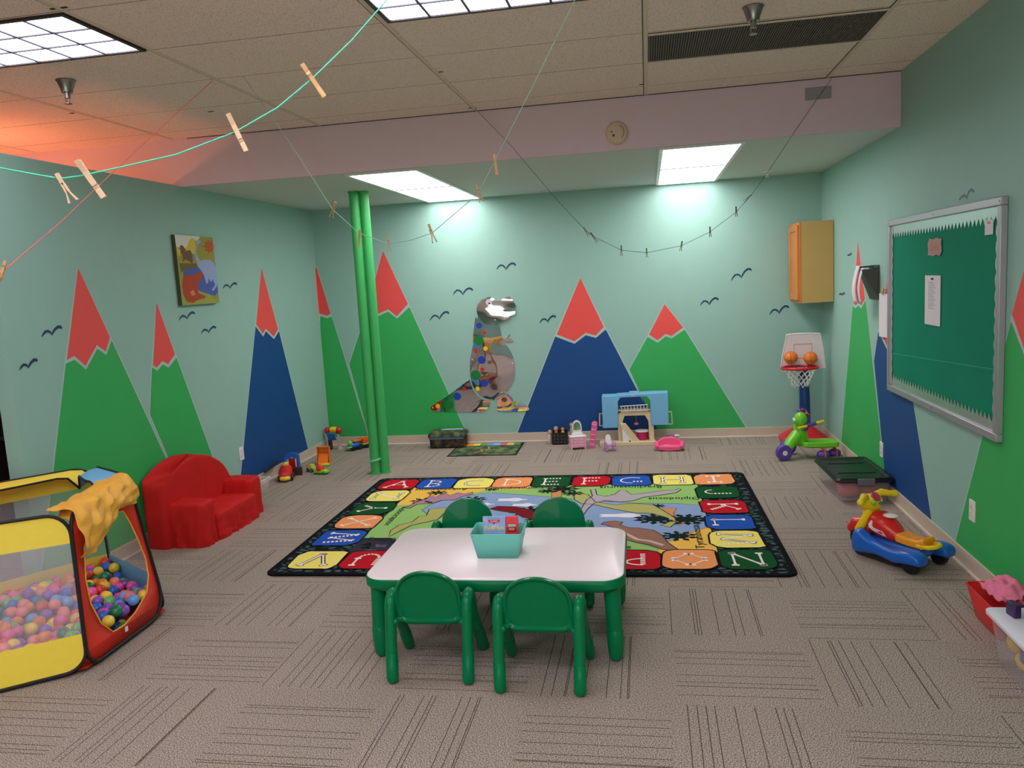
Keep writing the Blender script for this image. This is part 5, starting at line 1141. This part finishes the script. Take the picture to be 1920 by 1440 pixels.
for k, rgb in enumerate(((214, 40, 40), (240, 150, 40), (236, 214, 80), (90, 160, 80), (90, 160, 210), (120, 190, 220), (226, 90, 140), (220, 200, 60), (70, 140, 80))): m.poly([(x, y, .0078) for x, y in ((-.33+.0733*k, .17), (-.33+.0733*(k+1), .17), (-.33+.0733*(k+1), .285), (-.33+.0733*k, .285))], mat('mat_square_%d' % k, rgb, .9))
m.build('colour_squares', t, smooth=False)

# ------------------------------------------------------------------ doll house group
HB = mat('dollhouse_blue', (118, 184, 222), .4)
t = thing('doll_house', 'blue roofed cream plastic doll house against the back wall', 'doll house', (-.17, 8.2, 0), rad(0))
K = 1/176.
def hx(px): return (px-1190)*K
def hz(py): return max(0, (833-py)*K)
m = MB()
for x0, x1, y0, y1 in ((1132, 1159, 742, 801), (1220, 1250, 739, 798)):
    m.box(((hx(x0)+hx(x1))/2, 0, (hz(y0)+hz(y1))/2), (hx(x1)-hx(x0), .16, hz(y0)-hz(y1)), HB)
m.prism([(hx(x), -.08, hz(y)) for x, y in ((1158, 800), (1158, 741), (1221, 739), (1221, 798), (1219, 798), (1218, 752), (1213, 745), (1166, 746), (1161, 753), (1160, 800))], (0, .16, 0), HB); m.box((hx(1190), .0, hz(739)), (.1, .1, .02), HB); m.build('roof_shell', t, bevel=.006)
m = MB(); m.box((hx(1189), -.083, hz(743)), (.045, .004, .022), mat('grey_pink_badge', (190, 160, 170), .4)); m.build('badge', t, bevel=.002)
m = MB(); m.prism([(hx(x), -.06, hz(y)) for x, y in ((1159, 833), (1159, 778), (1166, 772), (1214, 771), (1223, 778), (1224, 833), (1215, 833), (1214, 790), (1208, 780), (1172, 780), (1168, 790), (1167, 833))], (0, .12, 0), CREAM); m.build('wall_frame', t, bevel=.004)
m = MB(); m.box((hx(1176), -.03, .02), (hx(1228)-hx(1127), .2, .04), CREAM); m.build('base_slab', t, bevel=.004)
m = MB(); m.box((hx(1190), 0, hz(770)), (.33, .14, .012), CREAM); m.build('upper_floor', t, bevel=.003)
m = MB(); m.prism([(hx(x), -.11, hz(y)) for x, y in ((1164, 793), (1173, 793), (1198, 826), (1198, 830), (1187, 833), (1166, 800))], (0, .05, 0), CREAM); m.build('stairs', t, bevel=.003)
m = MB(); m.prism([(hx(x), -.115, hz(y)) for x, y in ((1167, 802), (1187, 829), (1187, 834), (1167, 834))], (0, .02, 0), WHITE); m.ball((hx(1180), -.118, hz(825)), .009, BLACK, 10, 8); m.build('stair_panel', t)
RW = mat('railing_white', (220, 216, 214), .4)
m = MB(); m.tube([(hx(1164), -.075, hz(762)), (hx(1214), -.075, hz(760))], .005, RW, 8); m.tube([(hx(1166), -.075, hz(771)), (hx(1213), -.075, hz(770))], .004, RW, 8)
for k in range(9): x = hx(1167+k*5.7); m.tube([(x, -.075, hz(771)), (x, -.075, hz(761))], .004, RW, 6)
m.build('railing', t)
for s_, x in ((-1, 1132), (1, 1250)): m = MB(); q = hx(x); m.tube([(q, -.03, hz(776)), (q+s_*.03, -.03, hz(775)), (q+s_*.036, -.03, hz(798)), (q, -.03, hz(798))], .007, CREAM, 8); m.build('side_handle', t)
m = MB(); m.tube([(hx(1192), 0, hz(780)), (hx(1192), 0, hz(800))], .002, PINK, 6); m.ball((hx(1192), 0, hz(797)-.0), (.024, .012, .014), mat('rose_plastic', (226, 120, 120), .4), 12, 8); m.build('swing', t)
def simple(name, label, cat, loc, rz=0, group=None): return thing(name, label, cat, loc, rad(rz), group)
MAG = mat('magenta_toy', (190, 30, 100), .4)
t = simple('toy_table', 'round magenta toy table with white top inside the doll house', 'toy table', (-.10, 8.2, .04)); m = MB(); m.lathe([(.055, 0), (.06, .01), (.058, .085)], MAG); m.build('base', t); m = MB(); m.lathe([(.068, .085), (.07, .09), (.068, .097), (0, .098)], WHITE); m.build('top', t)
t = simple('toy_crate', 'small black crate full of doll toys left of the toy dresser', 'crate', (-.965, 8.27, 0), 2)
m = MB(); 
for s_ in (-1, 1): m.box((s_*.078, 0, .065), (.006, .15, .13), BLACK); m.box((0, s_*.075, .065), (.162, .006, .13), BLACK)
m.box((0, 0, .004), (.15, .15, .008), BLACK); m.build('body', t)
m = MB()
for i in range(4):
    for j in range(3): m.box((-.054+.036*i, -.0785, .03+.033*j), (.016, .002, .014), mat('crate_hole', (90, 84, 84), .7))
o = m.build('crate_holes', t, smooth=False); o['kind'] = 'stuff'
TAN = mat('doll_skin_plastic', (208, 160, 124), .5); HAIR = mat('blond_doll_hair', (190, 150, 100), .8)
def doll(label, loc, top, hair, sc=1):
    t = simple('doll', label, 'doll', loc, 0, 'dolls in the black crate'); m = MB(); m.tube([(0, 0, 0), (0, 0, .05*sc), (0, 0, .09*sc)], [.02, .022, .012], top, 10, round_end=True); m.build('body', t)
    m = MB(); m.ball((0, 0, .11*sc), .02, TAN, 12, 8); m.build('head', t); m = MB(); m.ball((0, .005, .118*sc), (.023, .021, .02), hair, 12, 8); m.ball((.0, .015, .08*sc), (.018, .012, .03), hair, 10, 8); m.build('hair', t)
doll('doll leaning out of the left side of the black crate', (-1.075, 8.27, .01), mat('cream_dress', (222, 196, 176), .8), HAIR)
doll('doll with orange top poking up at the front left of the black crate', (-1.005, 8.25, .05), ORG, HAIR)
doll('tan doll standing behind the toy dresser, right of the black crate', (-.84, 8.28, .08), TAN, mat('tan_doll_hair', (160, 120, 90), .8), 1.0)
doll('doll with yellow top in the middle of the black crate', (-.935, 8.27, .06), YEL, mat('dark_doll_hair', (40, 28, 40), .8), .9)
t = simple('toy_dresser', 'pink and white toy dresser with an arched mirror', 'toy dresser', (-.755, 7.985, 0), 16)
m = MB(); m.box((0, 0, .075), (.16, .09, .11), LPINK); m.box((0, 0, .133), (.172, .1, .012), WHITE); 
for sx in (-1, 1):
    for sy in (-1, 1): m.box((sx*.07, sy*.035, .01), (.015, .015, .02), WHITE)
m.build('body', t, bevel=.003)
for k in range(3): m = MB(); m.box((0, -.046, .042+.032*k), (.1, .006, .024), PINK if False else LPINK); m.ball((-.03, -.051, .042+.032*k), .005, WHITE, 8, 6); m.ball((.03, -.051, .042+.032*k), .005, WHITE, 8, 6); m.build('drawer', t, bevel=.002)
m = MB(); ar = [(-.035, .14), (-.05, .19), (-.048, .25), (-.03, .285), (0, .298), (.03, .285), (.048, .25), (.05, .19), (.035, .14)]; m.prism([(x, .0, z) for x, z in ar], (0, .012, 0), WHITE); m.box((0, 0, .15), (.11, .03, .025), WHITE); m.build('mirror_frame', t, bevel=.002)
m = MB(); m.poly([(x*.74, -.001, .215+(z-.215)*.78) for x, z in ar[1:-1]], mat('toy_mirror', (190, 200, 195), .1, metal=.9)); m.poly([(x, -.002, z) for x, z in ((-.024, .22), (-.01, .262), (.022, .27), (.01, .24), (.0, .21), (-.016, .19))], mat('toy_mirror_green', (70, 160, 70), .4)); m.build('mirror_glass', t, smooth=False)
t = simple('toy_ladder', 'pink toy slide ladder leaning left of the doll house', 'toy', (-.615, 7.99, 0), -8)
m = MB(); m.T = RY(9); m.prism([(x, 0, z) for x, z in ((-.028, 0), (.028, 0), (.03, .27), (.015, .285), (-.012, .285), (-.028, .27))], (0, .012, 0), PINK); 
m.build('panel', t, bevel=.003)
for k in range(5): m = MB(); m.T = RY(9); m.box((0, -.004, .04+.052*k), (.04, .01, .008), LPINK); m.build('rung', t)
t = simple('toy_rocking_chair', 'small white and purple toy rocking chair left of the doll house stairs', 'toy chair', (-.42, 7.86, 0), 20); LIL = mat('lilac_plastic', (190, 130, 200), .4)
m = MB(); m.box((0, 0, .06), (.085, .075, .012), LIL); m.build('seat', t, bevel=.003)
m = MB(); m.T = TR(0, .035, .06) @ RX(-14); m.prism([(x, 0, z) for x, z in ((-.03, 0), (.03, 0), (.026, .08), (.012, .098), (-.012, .098), (-.026, .08))], (0, .01, 0), WHITE); m.build('backrest', t, bevel=.003)
for s_ in (-1, 1): m = MB(); m.tube([(s_*.044, -.06, .014), (s_*.044, -.02, .005), (s_*.044, .03, .006), (s_*.044, .07, .02)], .005, LIL, 8); m.tube([(s_*.044, -.035, .01), (s_*.044, -.035, .09), (s_*.044, .035, .095), (s_*.044, .035, .01)], .005, LIL, 8); m.build('rocker', t)
t = simple('toy_sofa', 'hot pink plastic toy sofa right of the doll house', 'toy sofa', (.165, 7.83, 0), -3); HP = mat('hot_pink_plastic', (244, 92, 140), .35)
m = MB(); m.box((0, 0, .03), (.22, .11, .04), HP); m.ball((0, 0, .01), (.11, .06, .012), HP); m.build('seat', t, bevel=.015, seg=3)
m = MB(); m.prism([(x, .03, z) for x, z in smoothpts([(-.14, .05), (-.1, .1), (-.04, .125), (.04, .125), (.1, .1), (.14, .05), (.12, .015), (-.12, .015)], 3)], (0, .035, 0), HP); m.build('backrest', t, bevel=.01, seg=3)
for s_ in (-1, 1): m = MB(); m.tube([(s_*.12, -.04, .05), (s_*.125, .05, .062)], [.022, .024], HP, 12, round_end=True); m.build('armrest', t)
m = MB(); m.box((-.03, -.02, .055), (.05, .03, .006), LPINK, RZ(12)); tag(m.build('toy_card', None, bevel=.001), 'tiny pale pink card on the hot pink toy sofa', 'toy').location = (.165, 7.83, 0)
m = MB(); m.ball((0, 0, .07), (.075, .03, .04), mat('violet_translucent', (150, 70, 160), .2, alpha=.75), 16, 10); m.ball((.06, .0, .1), (.03, .02, .015), WHITE, 10, 6); o = m.build('toy_hat'); o.location = (.19, 8.2, -.03); tag(o, 'translucent violet toy piece behind the hot pink toy sofa', 'toy')
m = MB(); m.ball((0, 0, .03), (.03, .02, .03), MC['toy_mirror_green'], 10, 8); m.ball((.01, 0, .06), (.015, .015, .02), MC['toy_mirror_green'], 8, 6); o = m.build('toy_plant'); o.location = (.055, 7.98, 0); tag(o, 'little green toy plant at the right corner of the doll house', 'toy')

# ------------------------------------------------------------------ toys along the left wall
SM = mat('smoke_black_plastic', (30, 28, 34), .4)
t = simple('toy_car', 'red and yellow toddler toy car, nearest the red sofa', 'toy car', (-3.425, 6.87, 0), -70)
m = MB(); m.loft([[V((x, w_*cos(a), zc_+h_*sin(a))) for a in [2*pi*i/16 for i in range(16)]] for x, w_, zc_, h_ in ((.1, .03, .045, .02), (.09, .055, .055, .035), (.02, .065, .07, .05), (-.05, .06, .085, .06), (-.09, .04, .07, .045))], RED); m.build('body', t)
m = MB(); m.tube([(.1, -.03, .035), (.115, 0, .035), (.1, .03, .035)], .02, YEL, 10, round_end=True); m.build('bumper', t)
m = MB(); m.ball((-.04, 0, .145), .032, YEL, 14, 10); m.ball((-.04, 0, .165), (.025, .025, .018), BLUE, 12, 8); m.ball((-.04, 0, .19), .012, BLUE, 8, 6); m.build('driver', t)
for sx in (-1, 1):
    for sy in (-1, 1): m = MB(); wheel(m, (sx*.055, sy*.06, .028), .028, .022, SM); m.build('wheel', t)
t = simple('toy_garage', 'blue toy gate with a dark brown ramp beside the toy car', 'toy', (-3.45, 7.07, 0), 14); t.scale = (.88,)*3
m = MB(); m.prism([(x, 0, z) for x, z in smoothpts([(-.075, 0), (-.075, .2), (-.04, .235), (.04, .235), (.075, .2), (.075, 0), (.045, 0), (.045, .17), (-.045, .17), (-.045, 0)], 2)], (0, .06, 0), BLUE); m.build('arch', t, bevel=.004)
m = MB(); m.box((0, .03, .11), (.088, .01, .13), MR_); m.tube([(-.042, -.002, .175), (-.042, -.002, .04), (.042, -.002, .04), (.042, -.002, .175)], .006, WHITE, 8); m.build('door', t)
m = MB(); m.box((.035, -.045, .045), (.15, .05, .09), mat('dark_brown_plastic', (70, 30, 22), .4)); m.build('ramp', t, bevel=.004)
m = MB(); m.tube([(0, 0, .0), (.08, .16, .015), (.13, .3, .03)], .012, SM, 8, round_end=True); o = m.build('toy_track'); o.location = (L+.045, 6.72, .115); tag(o, 'dark toy bar resting along the left baseboard behind the toy car', 'toy'); o.rotation_euler = (0, 0, rad(28))
t = simple('toy_car', 'little yellow green toy jeep on the carpet by the left wall', 'toy car', (-3.30, 7.18, 0), -30); t.scale = (.92,)*3; YG = mat('yellow_green_plastic', (190, 200, 80), .4)
m = MB(); m.box((0, 0, .035), (.12, .06, .035), YG); m.box((-.01, 0, .065), (.06, .055, .03), YG); m.build('body', t, bevel=.008, seg=3)
for sx in (-1, 1):
    for sy in (-1, 1): m = MB(); wheel(m, (sx*.035, sy*.034, .02), .02, .016, SM, RX(90), WHITE, .35); m.build('wheel', t)
t = simple('toy_loader', 'orange toy garbage truck hopper by the left wall', 'toy truck', (-3.31, 7.5, 0), 12); t.scale = (.82,)*3
m = MB(); m.box((0, .05, .1), (.14, .012, .2), ORG)
for s_ in (-1, 1): m.prism([(s_*.07, -.06, 0), (s_*.07, .06, 0), (s_*.07, .06, .21), (s_*.07, 0, .22), (s_*.07, -.02, .14)], (s_*.008, 0, 0), ORG)
m.box((0, .02, .21), (.15, .07, .014), ORG, RX(-14)); m.build('hopper', t, bevel=.003)
m = MB(); m.T = TR(0, -.035, .07) @ RX(50); m.box((0, 0, 0), (.125, .15, .01), ORG); m.build('slide', t, bevel=.003)
m = MB(); m.box((.02, -.12, .02), (.13, .07, .02), YEL, RZ(10)); m.box((.06, -.12, .012), (.07, .09, .02), LIME); m.build('ramp', t, bevel=.004)
t = simple('toy_vehicle', 'red domed toy on a lime green base in front of the orange hopper', 'toy', (-3.155, 7.08, 0), -10)
m = MB(); m.box((0, 0, .022), (.15, .07, .02), LIME); m.box((-.07, 0, .015), (.04, .05, .014), LIME); m.box((.0, .0, .038), (.1, .05, .012), YEL); m.build('base', t, bevel=.006)
m = MB(); m.ball((-.02, 0, .055), (.042, .035, .038), mat('tomato_plastic', (226, 60, 36), .35), 16, 10); m.build('dome', t)
for s_ in (-1, 1): m = MB(); wheel(m, (.04, s_*.035, .015), .015, .012, mat('green_wheel', (20, 120, 60), .4)); m.build('wheel', t)
t = simple('toy_crane', 'red, blue and yellow toy crane tower in the left back corner', 'toy crane', (-3.48, 8.2, 0), 0); t.scale = (.9,)*3
m = MB(); m.box((-.05, 0, .08), (.035, .05, .16), SM); m.tube([(.07, 0, .02), (.055, 0, .2)], .014, mat('light_grey_plastic', (170, 168, 170), .4), 10); m.lathe([(.035, 0), (.03, .02), (.015, .04)], MC['light_grey_plastic'], (.07, 0, 0)); m.build('support', t)
m = MB(); m.T = TR(-.01, -.05, .17) @ RX(35); m.box((0, 0, 0), (.1, .02, .12), BLUE); m.build('bucket', t, bevel=.02, seg=3)
m = MB(); m.ball((-.08, 0, .235), (.035, .035, .045), RED, 14, 10); m.ball((.07, 0, .235), (.04, .035, .045), RED, 14, 10); m.build('side_arm', t)
m = MB(); m.box((.005, -.01, .25), (.08, .07, .05), YEL, RX(20)); m.build('cab', t, bevel=.012, seg=3)
t = simple('toy_train', 'toddler toy train with orange wagon along the back baseboard', 'toy train', (-3.2, 8.19, 0), 55)
m = MB(); m.tube([(-.1, 0, .05), (-.02, 0, .055)], [.035, .04], BLUE, 14, round_end=True); m.box((.0, 0, .03), (.26, .08, .02), SM); m.build('engine', t)
m = MB(); m.ball((-.11, 0, .035), (.035, .04, .025), LIME, 12, 8); m.ball((-.105, 0, .085), .03, LIME, 14, 10); m.build('driver', t)
m = MB(); m.box((-.02, 0, .1), (.1, .07, .016), ORG); m.box((.09, 0, .085), (.1, .09, .055), mat('deep_orange_plastic', (232, 90, 24), .4)); m.box((.09, 0, .05), (.11, .095, .016), LIME); m.build('wagon', t, bevel=.006)
for sx in (-.08, .0, .09):
    for s_ in (-1, 1): m = MB(); wheel(m, (sx, s_*.042, .02), .02, .014, SM); m.build('wheel', t)
t = simple('clear_bin', 'small clear white plastic bin between the red sofa and the left wall toys', 'bin', (-3.46, 6.28, 0), 0)
m = MB(); m.loft([boxring(.06, .17, .002, .02), boxring(.08, .2, .13, .02)], CLEAR, cap=False); m.poly(boxring(.06, .17, .004, .02), CLEAR); m.build('body', t, solid=.003)
m = MB(); m.tube(boxring(.081, .201, .13, .02), .005, mat('frosted_rim', (222, 220, 222), .3), 6, closed=True); m.build('rim', t)

# ------------------------------------------------------------------ bookcase of the room next door, at the left edge
DW = mat('dark_shelf_wood', (52, 34, 28), .5, noise=.2, scale=8)
t = simple('bookcase', 'dark low bookcase in the next room at the left edge', 'bookcase', (-4.55, 5.35, 0), 0)
m = MB()
for z in (.02, .4, .78, 1.0): m.box((0, 0, z), (.8, .35, .03), DW)
for s_ in (-1, 1): m.box((s_*.4, 0, .51), (.03, .35, 1.02), DW)
m.box((0, .17, .51), (.8, .012, 1.02), DW); m.build('shelf_unit', t, bevel=.003)
t = simple('storage_crate', 'red fabric storage cube on top of the dark bookcase', 'box', (-4.4, 5.33, 1.016), 0)
m = MB(); m.box((0, 0, .14), (.34, .28, .28), mat('dark_red_fabric', (150, 30, 20), .8)); m.build('body', t, bevel=.01)
m = MB(); m.box((0, -.143, .2), (.1, .008, .02), BLACK); m.build('handle', t, bevel=.002)
